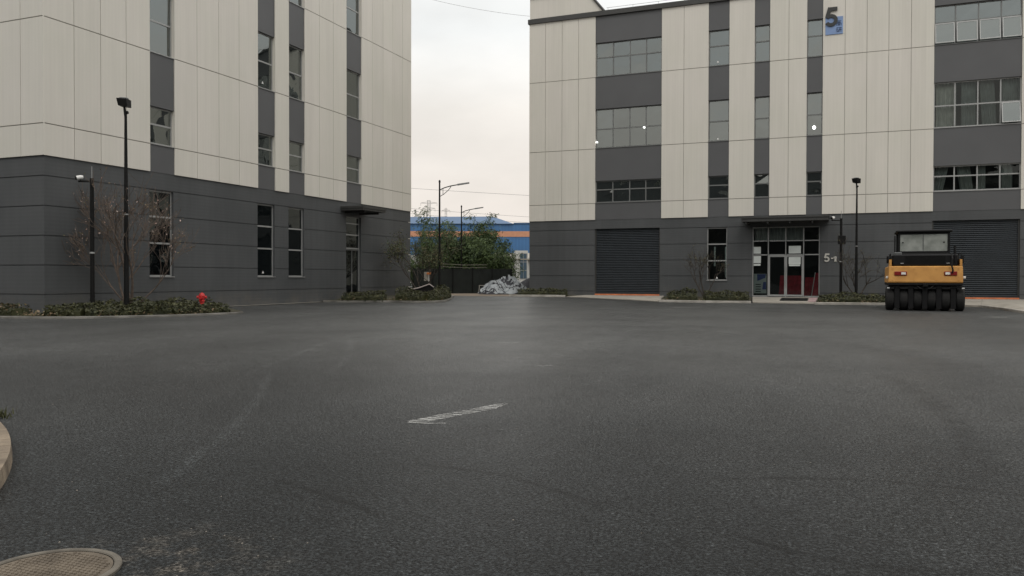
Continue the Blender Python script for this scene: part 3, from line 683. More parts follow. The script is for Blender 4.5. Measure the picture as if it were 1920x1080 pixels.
# blue and white printed panel standing at the left pane
M['poster_blue'] = mat('poster_blue', (0.05, 0.07, 0.24), 0.6); M['poster_white'] = mat('poster_white', (0.42, 0.44, 0.43), 0.7)
pb = thing('display_board', 'blue and white printed board standing inside the left entrance pane', 'poster', (e0+0.4, FR.p+0.2, 0.3))
q = MB(); FR.box(q, e0+0.02, e0+0.74, 0.30, 1.62, -0.24, -0.20); q.build('board', 'poster_white', pb)
q = MB()
def flat(pts, o): q.loft([[FR.P(a, b, o) for a, b in pts], [FR.P(a, b, o+0.006) for a, b in pts]])
flat([(e0+0.20, 1.60), (e0+0.70, 1.60), (e0+0.66, 1.38), (e0+0.22, 1.20)], -0.198)
flat([(e0+0.50, 0.70), (e0+0.72, 0.70), (e0+0.72, 1.14), (e0+0.56, 1.14)], -0.198)
q.build('print', 'poster_blue', pb)
q = MB()
for k in range(4): FR.box(q, e0+0.12, e0+0.42, 0.55+k*0.14, 0.60+k*0.14, -0.198, -0.192)
FR.box(q, e0+0.02, e0+0.74, 0.30, 0.47, -0.198, -0.193)
q.build('lines', 'interior', pb)
M['red_cloth'] = mat('red_cloth', (0.34, 0.02, 0.035), 0.8, var=0.25, vscale=4)
def draped_table(u0, u1, y0, y1, zt_, label):
    t = thing('draped_table', label, 'table', ((u0+u1)/2, y0, 0.3))
    q = MB(); n = 40; rings = []
    for z, ex in ((0.32, 0.06), (0.6, 0.035), (zt_-0.02, 0.0), (zt_, -0.02)):
        ring = []
        for k in range(n):
            a = 2*math.pi*k/n; ca, sa = math.cos(a), math.sin(a); r_ = max(abs(ca), abs(sa)); w_ = ex*(1+0.6*math.sin(k*2.3))
            ring.append(((u0+u1)/2+ca/r_*((u1-u0)/2+w_), (y0+y1)/2+sa/r_*((y1-y0)/2+w_), z))
        rings.append(ring)
    q.loft(rings); q.build('cloth', 'red_cloth', t)
draped_table(mu[1]+0.62, mu[3]-0.05, FR.p+0.95, FR.p+1.7, 1.52, 'red cloth draped table behind the double entrance doors')
draped_table(mu[3]+0.08, mu[4]-0.30, FR.p+0.7, FR.p+1.4, 1.42, 'red draped table behind the far right entrance pane')
fl = thing('folded_banner', 'red folded banner leaning inside the right edge of the entrance', 'banner', (mu[4]-0.2, FR.p+0.3, 0.3))
q = MB(); q.hexa([(mu[4]-0.42, FR.p+0.22, 0.31), (mu[4]-0.08, FR.p+0.22, 0.31), (mu[4]-0.08, FR.p+0.27, 0.31), (mu[4]-0.42, FR.p+0.27, 0.31), (mu[4]-0.22, FR.p+0.32, 1.68), (mu[4]-0.06, FR.p+0.32, 1.68), (mu[4]-0.06, FR.p+0.36, 1.68), (mu[4]-0.22, FR.p+0.36, 1.68)]); q.build('cloth', 'red_cloth', fl)
q = MB(); q.tube([(mu[4]-0.44, FR.p+0.24, 0.31), (mu[4]-0.24, FR.p+0.34, 1.72)], 0.018, 6); q.build('pole', 'white', fl)
# two pale upright strips inside the ground floor window
for uu, zz0, zz1, lb in ((gw[0]+0.40, rz(2.35), rz(3.75), 'pale vertical strip in the middle of the ground floor window left of the entrance'), (gw[1]-0.14, rz(1.5), rz(3.75), 'long pale vertical strip at the right edge of the ground floor window')):
    poster(uu, uu+0.09, zz0, zz1, 'paper', lb, 'pale_strip', 'strip', -0.19)

# ------------------------------------------------------------------ beds, kerbs, aprons on the right
zw = 0.25
def zbed(y0, y1, a=0.08, b=zw):
    return lambda x, y: gz(x, y)*0+max(gz(x, y)+0.06, a+(b-a)*sm((y-y0)/(y1-y0)))
YW = FR.p
sheet('planting_bed', [(-18.7, 46.35), (-15.3, 46.75), (-15.0, YW+0.02), (-18.7, YW+0.02)], 'soil', 0.0, lambda x, y: 0.26)
sheet('planting_bed', [(-9.1, 44.35), (-4.4, 46.05), (-4.75, YW+0.02), (-9.9, YW+0.02)], 'soil', 0.0, lambda x, y: 0.10+0.15*sm((y-44)/6))
sheet('planting_bed', [(-1.1, 45.1), (2.2, 45.75), (4.6, 45.75), (4.6, YW+0.02), (-0.95, YW+0.02)], 'soil', 0.0, lambda x, y: 0.08+0.16*sm((y-45)/5))
kerb([(-18.8, 46.2), (-15.3, 46.6)]); kerb([(-9.1, 44.2), (-4.4, 45.9)]); kerb([(-1.1, 45.0), (2.2, 45.6), (4.7, 45.65)])
def slab(name, pts_front, pts_back, zf, zb_, mt='concrete'):
    s = MB(); n = len(pts_front); A = [(x, y, gz(x, y)+zf) for x, y in pts_front]; B = [(x, y, zb_) for x, y in pts_back]
    for k in range(n-1):
        s.quad(A[k], A[k+1], B[k+1], B[k]); a, b = A[k], A[k+1]
        s.quad((a[0], a[1], -0.1), (b[0], b[1], -0.1), b, a)
    for p, q_ in ((A[0], B[0]), (B[-1], A[-1])): s.quad((p[0], p[1], -0.1), p, q_, (q_[0], q_[1], -0.1))
    return struct(s, name, mt)
slab('concrete_apron', [(-15.25, 46.65), (-12, 45.55), (-9.15, 44.4)], [(-15.0, YW+0.02), (-12.4, YW+0.02), (-9.95, YW+0.02)], 0.04, 0.265)
slab('entrance_path', [(-4.35, 46.2), (-2.6, 46.0), (-1.15, 45.8)], [(-4.7, YW+0.02), (-2.9, YW+0.02), (-1.0, YW+0.02)], 0.05, 0.262)
slab('concrete_apron', [(4.75, 44.5), (5.6, 44.6), (6.35, 44.2)], [(4.65, YW+0.02), (5.7, YW+0.02), (7.2, YW+0.02)], 0.09, 0.265)
sheet('side_pavement', [(6.37, 44.3), (6.72, 41.0), (6.85, 37.0), (7.3, 31.0), (8.5, 26.0), (30, 26), (30, YW+0.02), (7.21, YW+0.02)], 'concrete', 0.0, lambda x, y: 0.10+0.165*sm((y-44.3)/5.4))
kerb([(8.5, 25.9), (7.25, 31), (6.8, 37), (6.66, 41.0), (6.3, 44.15)][::-1], wd=0.14, ht=0.11)
mt_ = thing('door_mat', 'black doormat on the pale path before the entrance', 'mat', (-2.2, 47.9, 0.2))
q = MB(); zq = 0.05+0.215*(47.9-46.0)/3.8
q.hexa([(-3.0, 47.2, 0.125), (-1.55, 47.2, 0.125), (-1.55, 48.9, 0.222), (-3.0, 48.9, 0.222), (-3.0, 47.2, 0.145), (-1.55, 47.2, 0.145), (-1.55, 48.9, 0.242), (-3.0, 48.9, 0.242)]); q.build('mat', 'steel_black', mt_)
M['pink_tile'] = mat('pink_tile', (0.38, 0.27, 0.27), 0.7, var=0.1)
mt_ = thing('access_ramp', 'small pinkish ramp slab right of the doormat', 'ramp', (-1.3, 47.6, 0.15))
q = MB(); q.hexa([(-1.5, 46.5, 0.07), (-1.12, 46.5, 0.07), (-1.06, 48.9, 0.20), (-1.5, 48.9, 0.20), (-1.5, 46.5, 0.12), (-1.12, 46.5, 0.12), (-1.06, 48.9, 0.27), (-1.5, 48.9, 0.27)]); q.build('slab', 'pink_tile', mt_)

# ------------------------------------------------------------------ left bed and kerbs
lk = [(-34, 18.0), (-25.73, 18.51), (-24.47, 18.7), (-23.22, 19.26), (-22.2, 20.47), (-21.3, 21.68), (-20.96, 23.12), (-20.75, 24.0)]
lk2 = lk+[(-20.95, 24.7), (-22.0, 25.6), (-26.1, 29.3)]
kerb(lk2, ht=0.075, mt='kerb_grey')
sheet('planting_bed', [(-34, 18.1)]+[(x-0.1, y+0.08) for x, y in lk2[1:-1]]+[(XL+0.02, 29.2), (XL+0.02, L0), (-34, L0)], 'soil', 0.085)
sheet('wall_footing_strip', [(XL+0.02, 29.4), (XL+0.28, 29.4), (XL+0.28, 37.0), (XL+0.02, 37.0)], 'concrete', 0.03)
lk3 = [(-26.0, 37.0), (-25.2, 37.1), (-22.6, 38.0), (-20.6, 38.1), (-19.95, 38.5), (-19.8, 39.5), (-20.3, 41.2), (-21.0, 42.7), (-21.8, 44.6)]
kerb(lk3, ht=0.10, mt='kerb_grey')
sheet('planting_bed', [(XL+0.02, 37.1)]+[(x-0.08, y+0.1) for x, y in lk3[1:]]+[(XL+0.02, 47.0)], 'soil', 0.085)
sheet('lane_dirt', [(-45, 47.4), (-21.9, 46.2), (-18.84, 46.3), (-18.84, 75), (-45, 75)], 'dirt', 0.006)

# ------------------------------------------------------------------ foliage helpers
def leaf(mb, p, s, rnd, m=0, flatz=0.6, asp=0.5):
    a = Vector((rnd.gauss(0, 1), rnd.gauss(0, 1), rnd.gauss(0, flatz))).normalized(); b = Vector((rnd.gauss(0, 1), rnd.gauss(0, 1), rnd.gauss(0, 1))); b = (b-a*b.dot(a)).normalized()*s*asp; a = a*s
    mb.quad(p-a, p-b, p+a, p+b, m)
def hedge(path, wd, ht, label, seed, mats=('hedge', 'hedge2', 'bark'), dens=420, light=0.15, zoff=0.06):
    rnd = random.Random(seed); P = [Vector((x, y, 0)) for x, y in path]
    mb = MB(); L = 0
    for a, b in zip(P, P[1:]):
        d = b-a; l = d.length; nrm = Vector((-d.y, d.x, 0)).normalized(); n = int(l*dens*wd*1.4)
        for k in range(n):
            t = rnd.random(); p = a+d*t; s = rnd.uniform(-1, 1); hh = ht*(0.78+0.34*noise.noise(Vector((p.x*1.1+seed, p.y*1.1, 0)))+0.16*noise.noise(Vector((p.x*4, p.y*4, seed))))
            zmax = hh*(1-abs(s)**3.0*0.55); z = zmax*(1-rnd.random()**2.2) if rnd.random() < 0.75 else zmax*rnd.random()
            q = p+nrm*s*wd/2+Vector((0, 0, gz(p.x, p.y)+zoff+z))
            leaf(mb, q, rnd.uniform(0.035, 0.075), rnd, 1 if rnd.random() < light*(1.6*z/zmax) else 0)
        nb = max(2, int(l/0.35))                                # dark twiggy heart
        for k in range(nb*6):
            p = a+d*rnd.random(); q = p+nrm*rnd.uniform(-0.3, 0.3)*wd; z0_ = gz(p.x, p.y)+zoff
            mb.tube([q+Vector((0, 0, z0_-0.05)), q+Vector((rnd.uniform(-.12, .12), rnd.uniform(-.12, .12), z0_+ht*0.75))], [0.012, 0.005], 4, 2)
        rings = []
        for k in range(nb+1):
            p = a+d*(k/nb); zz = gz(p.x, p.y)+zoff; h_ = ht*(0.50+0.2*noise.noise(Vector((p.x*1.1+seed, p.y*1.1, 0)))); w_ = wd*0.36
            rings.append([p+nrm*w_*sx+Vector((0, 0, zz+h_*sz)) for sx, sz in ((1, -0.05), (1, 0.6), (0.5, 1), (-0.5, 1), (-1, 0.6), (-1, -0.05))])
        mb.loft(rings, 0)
    o = mb.build('hedge', list(mats)); return tag(o, label, 'hedge', 'low clipped hedges along the kerbs')
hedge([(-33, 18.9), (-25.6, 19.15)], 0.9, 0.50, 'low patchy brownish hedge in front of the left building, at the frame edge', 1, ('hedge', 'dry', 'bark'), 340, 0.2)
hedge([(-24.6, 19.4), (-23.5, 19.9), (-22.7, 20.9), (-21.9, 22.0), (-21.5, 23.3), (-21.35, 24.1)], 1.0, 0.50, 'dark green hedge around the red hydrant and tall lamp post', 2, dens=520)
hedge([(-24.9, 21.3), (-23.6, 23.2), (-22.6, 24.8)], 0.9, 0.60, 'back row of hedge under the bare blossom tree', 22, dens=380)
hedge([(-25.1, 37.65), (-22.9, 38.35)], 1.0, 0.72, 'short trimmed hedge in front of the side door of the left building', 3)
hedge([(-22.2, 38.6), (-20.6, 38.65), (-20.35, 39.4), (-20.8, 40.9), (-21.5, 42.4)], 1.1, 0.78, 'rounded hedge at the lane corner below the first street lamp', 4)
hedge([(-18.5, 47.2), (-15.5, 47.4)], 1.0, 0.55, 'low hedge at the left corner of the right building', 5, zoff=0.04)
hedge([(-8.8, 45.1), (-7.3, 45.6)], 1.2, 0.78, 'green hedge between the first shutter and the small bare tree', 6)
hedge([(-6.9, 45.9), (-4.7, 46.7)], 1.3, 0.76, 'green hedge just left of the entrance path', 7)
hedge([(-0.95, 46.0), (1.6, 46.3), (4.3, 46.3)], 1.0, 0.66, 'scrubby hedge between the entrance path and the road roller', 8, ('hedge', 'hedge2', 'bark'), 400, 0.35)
# dry ground cover between the kerb and the hedges
rnd = random.Random(5); mb = MB()
def scat(path, wd, n, zoff=0.09):
    P = [Vector((x, y, 0)) for x, y in path]
    for a, b in zip(P, P[1:]):
        d = b-a; nrm = Vector((-d.y, d.x, 0)).normalized()
        for k in range(int(n*d.length)):
            p = a+d*rnd.random()+nrm*rnd.uniform(0, wd); z = gz(p.x, p.y)+zoff+rnd.random()**2*0.16
            if noise.noise(Vector((p.x*1.3, p.y*1.3, 3))) < -0.05: continue
            leaf(mb, Vector((p.x, p.y, z)), rnd.uniform(0.03, 0.07), rnd, 0 if rnd.random() < 0.5 else 1)
scat([(x, y+0.16) for x, y in lk[:-1]], 0.5, 110); scat(lk3[1:6], 0.3, 50); scat([(-9.0, 44.4), (-4.6, 46.0)], 0.5, 60); scat([(-1.0, 45.2), (4.5, 45.8)], 0.6, 90)
scat([(-23.0, 38.15), (-22.2, 38.3)], 0.8, 160)
gc = mb.build('ground_cover', ['dry', 'hedge2']); gc['kind'] = 'stuff'; gc['label'] = 'dry leaves and weeds along the kerbs'

# ------------------------------------------------------------------ trees
def branchy(mb, p, d, L, r, depth, rnd, tips, spread=0.5, upb=0.25, kids=(2, 3), m=0, shrink=0.7):
    pts = [Vector(p)]; rad = [r]; n = 4; cur = Vector(p); dr = Vector(d).normalized()
    for k in range(n):
        dr = (dr+Vector((rnd.gauss(0, 0.12), rnd.gauss(0, 0.12), rnd.gauss(0, 0.08)+upb*0.15))).normalized()
        cur = cur+dr*L/n; pts.append(cur.copy()); rad.append(max(0.007, r*(1-0.5*(k+1)/n)))
    mb.tube(pts, rad, 6 if r > 0.02 else 4, m)
    tips += [(q, depth) for q in pts[2:]]
    if depth == 0: return
    for k in range(rnd.randint(*kids)):
        t = rnd.uniform(0.45, 1.0); i = min(n-1, int(t*n)); q = pts[i].lerp(pts[i+1], t*n-i)
        nd = (dr+Vector((rnd.gauss(0, spread), rnd.gauss(0, spread), rnd.gauss(upb*0.5, spread*0.5)))).normalized()
        branchy(mb, q, nd, L*rnd.uniform(0.55, 0.85), r*0.5*rnd.uniform(0.8, 1.1), depth-1, rnd, tips, spread, upb, kids, m)
def bare_tree(base, stems, label, seed, leafspec, depth=3, bark='bark', name='bare_tree', group=None, kids=(2, 3)):
    rnd = random.Random(seed); b = Vector(base); t = thing(name, label, 'tree', base, group)
    mb = MB(); tips = []
    for d, L, r, sp, off in stems:
        branchy(mb, b+Vector((off, 0, 0)), d, L, r, depth, rnd, tips, sp, kids=kids)
    mb.build('trunk', bark, t)
    lm, n, s0, s1, jit = leafspec
    q = MB(); fine = [p for p, dd in tips if dd <= 1]
    for k in range(n):
        p = rnd.choice(fine)+Vector((rnd.gauss(0, jit), rnd.gauss(0, jit), rnd.gauss(0, jit)))
        if p.z < b.z+0.4: continue
        leaf(q, p, rnd.uniform(s0, s1), rnd, rnd.randrange(len(lm)), 0.8, 0.6)
    q.build('crown', list(lm), t); return t
Vx = r0; Vd = Vector((-math.sin(YAW), math.cos(YAW), 0))
def dv(a, c, z): v = Vx*a+Vd*c; return (v.x, v.y, z)
bare_tree((-24.2, 22.43, 0.1), [(dv(-0.02, 0, 1), 2.2, 0.06, 0.42, 0), (dv(-0.38, 0, 1), 2.1, 0.05, 0.36, -0.05), (dv(0.38, 0, 1), 2.1, 0.055, 0.40, 0.05), (dv(0.75, 0, 0.8), 1.6, 0.035, 0.38, 0.03), (dv(-0.6, 0, 0.9), 1.6, 0.035, 0.36, -0.03)],
          'nearly bare tree with a few pale blossoms before the left building', 11, (('blossom', 'budleaf', 'dry', 'dry'), 620, 0.018, 0.042, 0.05), 4, 'bark_pale', 'blossom_tree', None, (3, 4))
bare_tree((-23.2, 43.2, 0.15), [(dv(-0.6, 0, 1), 1.9, 0.06, 0.4, 0), (dv(0.15, 0, 1), 1.8, 0.055, 0.45, 0.08), (dv(0.5, 0, 0.9), 1.6, 0.045, 0.45, 0.1), (dv(-0.25, 0, 1), 1.7, 0.05, 0.4, -0.05)],
          'multi-stemmed thin tree at the far corner of the left building', 12, (('budleaf', 'bamboo', 'hedge2'), 3600, 0.03, 0.06, 0.16), 4, 'bark', 'bare_tree', 'small bare trees in the beds', (3, 3))
bare_tree((-7.3, 48.3, 0.2), [(dv(-0.45, 0, 1), 1.3, 0.05, 0.42, 0), (dv(0.1, 0, 1), 1.2, 0.05, 0.42, 0.03), (dv(0.45, 0, 0.9), 1.1, 0.04, 0.45, 0.05)],
          'small bare shrub tree left of the ground floor window by the entrance', 13, (('budleaf', 'hedge2'), 260, 0.02, 0.04, 0.06), 4, 'bark', 'bare_tree', 'small bare trees in the beds')
bare_tree((0.95, 47.6, 0.2), [(dv(-0.6, 0, 0.85), 1.4, 0.045, 0.40, 0), (dv(0.65, 0, 0.9), 1.4, 0.05, 0.4, 0.03), (dv(0.2, 0, 1), 1.2, 0.04, 0.45, 0.05), (dv(-0.2, 0, 1), 1.2, 0.04, 0.4, 0)],
          'small bare tree behind the right lamp post near the roller', 14, (('budleaf', 'hedge2'), 220, 0.02, 0.04, 0.06), 4, 'bark', 'bare_tree', 'small bare trees in the beds')

def bamboo(base, h, hw, label, seed, n=2600, plume=0.3):
    """clump of leaning canes whose leaf sprays hang outwards"""
    rnd = random.Random(seed); b = Vector(base); t = thing('bamboo_clump', label, 'bamboo', base, 'bamboo clumps behind the lane')
    mb = MB(); q = MB(); tips = []
    nc = 26
    for k in range(nc):
        a = rnd.uniform(0, 2*math.pi); rr = rnd.random()**0.5; hh = h*(rnd.uniform(0.95, 1.12) if k < 3 else rnd.uniform(0.55, 0.90))
        p0 = b+Vector((math.cos(a)*rr*hw*0.4, math.sin(a)*rr*hw*0.4, 0)); lean = Vector((math.cos(a), math.sin(a), 0))*hw*rnd.uniform(0.2, 0.95)
        pts = [p0+lean*(s*s)+Vector((0, 0, hh*(s-0.13*s**4))) for s in [i/7 for i in range(8)]]
        mb.tube(pts, [0.028*(1-0.85*i/7) for i in range(8)], 4)
        for i in range(2, 8): tips.append((pts[i], i/7))
    mb.build('trunk', 'bamboo', t)
    for k in range(n):
        p, s = rnd.choice(tips); br = Vector((rnd.gauss(0, 1), rnd.gauss(0, 1), rnd.gauss(0, 0.5)))*0.36*(1.35-0.6*s)
        c0 = p+br
        if c0.z < b.z+0.3: continue
        out_ = Vector((c0.x-b.x, c0.y-b.y, 0)); out_ = out_.normalized() if out_.length > 0 else Vector((1, 0, 0))
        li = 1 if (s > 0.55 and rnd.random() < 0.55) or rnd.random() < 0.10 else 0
        for j in range(3):
            a = (out_*0.7+Vector((rnd.gauss(0, 0.5), rnd.gauss(0, 0.5), -0.55+rnd.gauss(0, 0.35)))).normalized()*rnd.uniform(0.14, 0.26)
            w_ = Vector((rnd.gauss(0, 1), rnd.gauss(0, 1), rnd.gauss(0, 1))); w_ = (w_-a*w_.dot(a)/a.length_squared).normalized()*0.024*rnd.uniform(0.8, 1.5)
            c = c0+Vector((rnd.gauss(0, 0.05), rnd.gauss(0, 0.05), rnd.gauss(0, 0.05)))
            q.quad(c, c+a*0.5-w_, c+a, c+a*0.5+w_, li)
    q.build('crown', ['bamboo', 'bamboo2'], t); return t
def at(x, y, dep, z=None):
    """ground point on the sight line through photo column x at camera depth dep (metres)"""
    v = fwd*dep+rt*((x-960)/FPX*dep); return Vector((v.x, v.y, 0.2))
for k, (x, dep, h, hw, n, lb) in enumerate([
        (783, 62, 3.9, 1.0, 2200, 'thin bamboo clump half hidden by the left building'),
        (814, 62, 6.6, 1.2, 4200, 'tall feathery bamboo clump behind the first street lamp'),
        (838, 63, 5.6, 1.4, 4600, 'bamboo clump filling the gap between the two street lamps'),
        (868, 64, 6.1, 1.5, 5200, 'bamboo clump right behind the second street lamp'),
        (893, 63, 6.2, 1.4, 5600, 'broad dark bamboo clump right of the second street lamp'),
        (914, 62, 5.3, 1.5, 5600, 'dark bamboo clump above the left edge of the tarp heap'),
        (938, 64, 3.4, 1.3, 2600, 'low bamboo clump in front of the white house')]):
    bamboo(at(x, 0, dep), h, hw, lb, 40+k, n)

# ------------------------------------------------------------------ lane background
# net fence
fa, fb = at(776, 0, 58.8), at(960, 0, 60.0)
nf = thing('net_fence', 'dark green net fence below the bamboo', 'fence', fa)
M['net'] = mat('dark_net', (0.007, 0.010, 0.0085), 0.9, var=0.3, vscale=1.5)
q = MB(); n = 24
for k in range(n):
    p = fa.lerp(fb, k/n); p2 = fa.lerp(fb, (k+1)/n); o1 = 0.05*math.sin(k*1.3); o2 = 0.05*math.sin((k+1)*1.3)
    q.hexa([(p.x, p.y+o1, 0.2), (p2.x, p2.y+o2, 0.2), (p2.x, p2.y+o2+0.02, 0.2), (p.x, p.y+o1+0.02, 0.2), (p.x, p.y+o1, 2.0), (p2.x, p2.y+o2, 2.0), (p2.x, p2.y+o2+0.02, 2.0), (p.x, p.y+o1+0.02, 2.0)])
q.build('net', 'net', nf)
for k in range(6):
    p = fa.lerp(fb, k/5); q = MB(); q.tube([(p.x, p.y-0.12, 0.2), (p.x, p.y-0.12, 2.15)], 0.035, 6); q.build('post', 'steel_black', nf)
q = MB()
for z in (2.08, 2.28): 
    a, b = fa.lerp(fb, 0.28), fa.lerp(fb, 0.75); q.tube([(a.x, a.y-0.16, z+0.08), ((a+b).x/2, (a+b).y/2-0.16, z), (b.x, b.y-0.16, z+0.02)], 0.010, 5)
q.build('wire', 'concrete', nf)
# heap under a crumpled tarp
M['tarp'] = mat('grey_tarp', (0.36, 0.39, 0.41), 0.5, col2=(0.24, 0.265, 0.285), vscale=2.2)
M['tarp_dark'] = mat('dark_tarp', (0.022, 0.023, 0.032), 0.6, var=0.2)
hp = thing('covered_heap', 'heap covered with a crumpled grey white tarp beside the right building', 'tarp heap', at(945, 0, 57))
def heap(cx_px, dep, rx, ry, hgt, seed, mt, name, fold=0.14, lift=0.0, holes=None):
    c = at(cx_px, 0, dep); q = MB(); nu, nv = 150, 64
    def P(i, j):
        a = 2*math.pi*i/nu; r = j/nv
        x, y = math.cos(a)*r, math.sin(a)*r
        prof = max(0.0, 1-r**2.2)
        v = Vector((x*2.2+seed, y*2.2, seed*0.7)); wv = noise.noise(v)*0.8
        X_, Y_ = x*rx, y*ry
        w1 = noise.noise(Vector((X_*0.8+seed, Y_*0.8, 4.0))); w2 = noise.noise(Vector((X_*0.8, Y_*0.8+seed, 9.0)))
        u_ = (X_*0.55+Y_*1.0)*2.0+w1*1.9; v_ = (X_*0.9-Y_*0.4)*0.7+w2*1.2
        f = abs(noise.noise(Vector((u_, v_, seed)))); f2_ = abs(noise.noise(Vector((u_*2.1+3, v_*1.9, seed+5))))
        ridge = ((0.33-f)*2.6+(0.3-f2_)*1.1)*fold
        top = 0.78+0.35*noise.noise(Vector((x*1.5+seed, y*1.5, 0)))
        z = hgt*(prof*top)*(1.05+0.25*x)+ridge*min(1, (1-r)*6+0.25)
        wob = 1+0.08*noise.noise(Vector((math.cos(a)*1.5, math.sin(a)*1.5, seed)))
        p = c+Vx*(x*rx*wob)+Vd*(y*ry*wob); return Vector((p.x, p.y, max(0.19, 0.2+z)+lift))
    q.v = [tuple(P(i, j)) for j in range(nv+1) for i in range(nu)]
    for j in range(nv):
        for i in range(nu):
            if holes is not None:
                a = 2*math.pi*(i+0.5)/nu; r = (j+0.5)/nv; X_, Y_ = math.cos(a)*r*rx, math.sin(a)*r*ry
                w1 = noise.noise(Vector((X_*0.9+seed, Y_*0.9, 21.0)))
                b_ = noise.noise(Vector((X_*0.9+w1, (Y_*1.3+X_*0.75)*2.4+w1*2.2, seed+11)))
                b2_ = noise.noise(Vector((X_*1.6, (Y_*1.1-X_*0.9)*2.6+w1*2.0, seed+31)))
                if abs(b_) < holes or abs(b2_) < holes*0.55: continue
            q.f.append((j*nu+i, (j+1)*nu+i, (j+1)*nu+(i+1) % nu, j*nu+(i+1) % nu)); q.m.append(0)
    return q.build(name, mt, hp)
heap(944, 57, 1.80, 1.28, 1.0, 3.1, 'tarp_dark', 'crease_shade', 0.20)  # dark layer below the tarp gaps, standing in for shade in the creases
heap(944, 57, 1.84, 1.3, 1.0, 3.1, 'tarp', 'tarp', 0.26, 0.05, 0.07)
heap(984, 58.2, 1.2, 1.0, 1.1, 8.4, 'tarp_dark', 'dark_tarp', 0.08)
# small white trestle frame by the heap
tf = thing('trestle', 'small white metal trestle at the left end of the tarp heap', 'barrier', at(903, 0, 57.5))
b = at(903, 0, 57.5); q = MB()
for s_ in (-0.16, 0.16):
    for dy in (-0.18, 0.18): p = b+Vx*s_; q.tube([(p.x, p.y+dy, 0.2), (p.x, p.y, 0.8)], 0.014, 5)
q.build('legs', 'kerb', tf); q = MB(); p, p2 = b-Vx*0.2, b+Vx*0.2; q.tube([(p.x, p.y, 0.8), (p2.x, p2.y, 0.8)], 0.02, 6); q.tube([(p.x+0.05, p.y, 0.55), (p2.x-0.05, p2.y, 0.55)], 0.018, 6); q.build('top_bar', 'kerb', tf)
# low dark shelter with a pale red-edged roof line behind the hedge
M['edge_red'] = mat('red_edge', (0.35, 0.10, 0.10), 0.6); M['edge_pale'] = mat('pale_edge', (0.46, 0.40, 0.38), 0.6)
ls = thing('low_shelter', 'low dark shelter with pale pitched roof edge beyond the lane hedge', 'shelter', at(800, 0, 49))
def lp(x, z, dep): v = fwd*dep+rt*((x-960)/FPX*dep); return (v.x, v.y, z)
prof = [(758, 0.15), (826, 0.15), (826, 0.50), (805, 0.93), (785, 0.72), (758, 0.55)]
q = MB(); q.loft([[lp(x, z, 47.6) for x, z in prof], [lp(x, z, 50.5) for x, z in prof]]); q.build('body', 'steel_black', ls)
q = MB()
for dd, zo in ((47.5, 0),): q.tube([lp(x, z+0.03, dd) for x, z in ((757, 0.55), (785, 0.73), (805, 0.95), (827, 0.50))], 0.03, 6)
q.build('roof_edge', 'edge_pale', ls)
# orange plate on a thin pole
os_ = thing('marker_sign', 'small orange plate on a thin white pole beyond the lane hedge', 'sign', at(803, 0, 52))
M['orange'] = mat('orange_plate', (0.50, 0.15, 0.03), 0.6)
q = MB(); q.tube([lp(804, 0.15, 52), lp(804, 1.62, 52)], 0.02, 6); q.build('pole', 'white', os_)
q = MB(); q.hexa([lp(800, 1.56, 51.9), lp(808, 1.56, 51.9), lp(808, 1.56, 51.95), lp(800, 1.56, 51.95), lp(800, 1.68, 51.9), lp(808, 1.70, 51.9), lp(808, 1.70, 51.95), lp(800, 1.68, 51.95)]); q.build('plate', 'orange', os_)
q = MB(); q.hexa([lp(795, 1.15, 52.05), lp(805, 1.15, 52.05), lp(805, 1.15, 52.1), lp(795, 1.15, 52.1), lp(795, 1.72, 52.05), lp(805, 1.72, 52.05), lp(805, 1.72, 52.1), lp(795, 1.72, 52.1)]); q.build('back_plate', 'concrete', os_)

# blue warehouse far beyond the lane (own local frame: x across the view, y into depth)
def local_thing(name, label, cat, x_px, dep, group=None):
    t = thing(name, label, cat, (0, 0, 0), group); v = fwd*dep+rt*((x_px-960)/FPX*dep); return t, (v.x, v.y, 0)
M['wh_blue'] = rib_mat('warehouse_blue', (0.055, 0.165, 0.36), 0.5, 'h', 1.6, 0.05, 0.10, (0.05, 0.145, 0.31))
M['wh_roof'] = mat('warehouse_roof_blue', (0.040, 0.105, 0.215), 0.6, var=0.15, vscale=0.3)
M['wh_orange'] = mat('warehouse_orange', (0.56, 0.27, 0.16), 0.6, var=0.06)
M['wh_white'] = mat('warehouse_white', (0.55, 0.55, 0.53), 0.6, var=0.05)
M['wh_pale'] = mat('warehouse_pale_hip', (0.20, 0.25, 0.29), 0.5, var=0.06)
wh, loc = local_thing('warehouse', 'large blue warehouse with an orange stripe beyond the bamboo', 'building', 993, 150)
q = MB(); q.box(-60, 25, 0, 40, -0.2, 5.5); q.build('lower_wall', 'wh_white', wh)
q = MB(); q.box(-60.05, 25.05, -0.05, 40.05, 5.5, 11.25); q.build('upper_wall', 'wh_blue', wh)
q = MB(); q.box(-60.06, 25.06, -0.12, -0.052, 8.85, 9.88); q.build('stripe', 'wh_orange', wh)
q = MB(); q.quad((-60.3, -0.4, 11.25), (-3.0, -0.4, 11.25), (-7.4, 22, 14.25), (-60.3, 22, 13.9)); q.quad((-60.3, 22, 13.9), (-7.4, 22, 14.25), (-3.0, 42, 11.25), (-60.3, 42, 11.25)); q.build('roof', 'wh_roof', wh)
q = MB(); q.tri((-3.0, -0.4, 11.25), (-3.0, 42, 11.25), (-7.4, 22, 14.25)); q.build('hip_end', 'wh_pale', wh)
q = MB(); q.box(-3.0, 25.2, -0.2, 40.2, 11.252, 11.45); q.build('flat_roof', 'wh_roof', wh)
wh.location = loc; wh.rotation_euler = (0, 0, YAW)
M['bay_glass'] = mat('bay_glass', (0.06, 0.10, 0.14), 0.3)
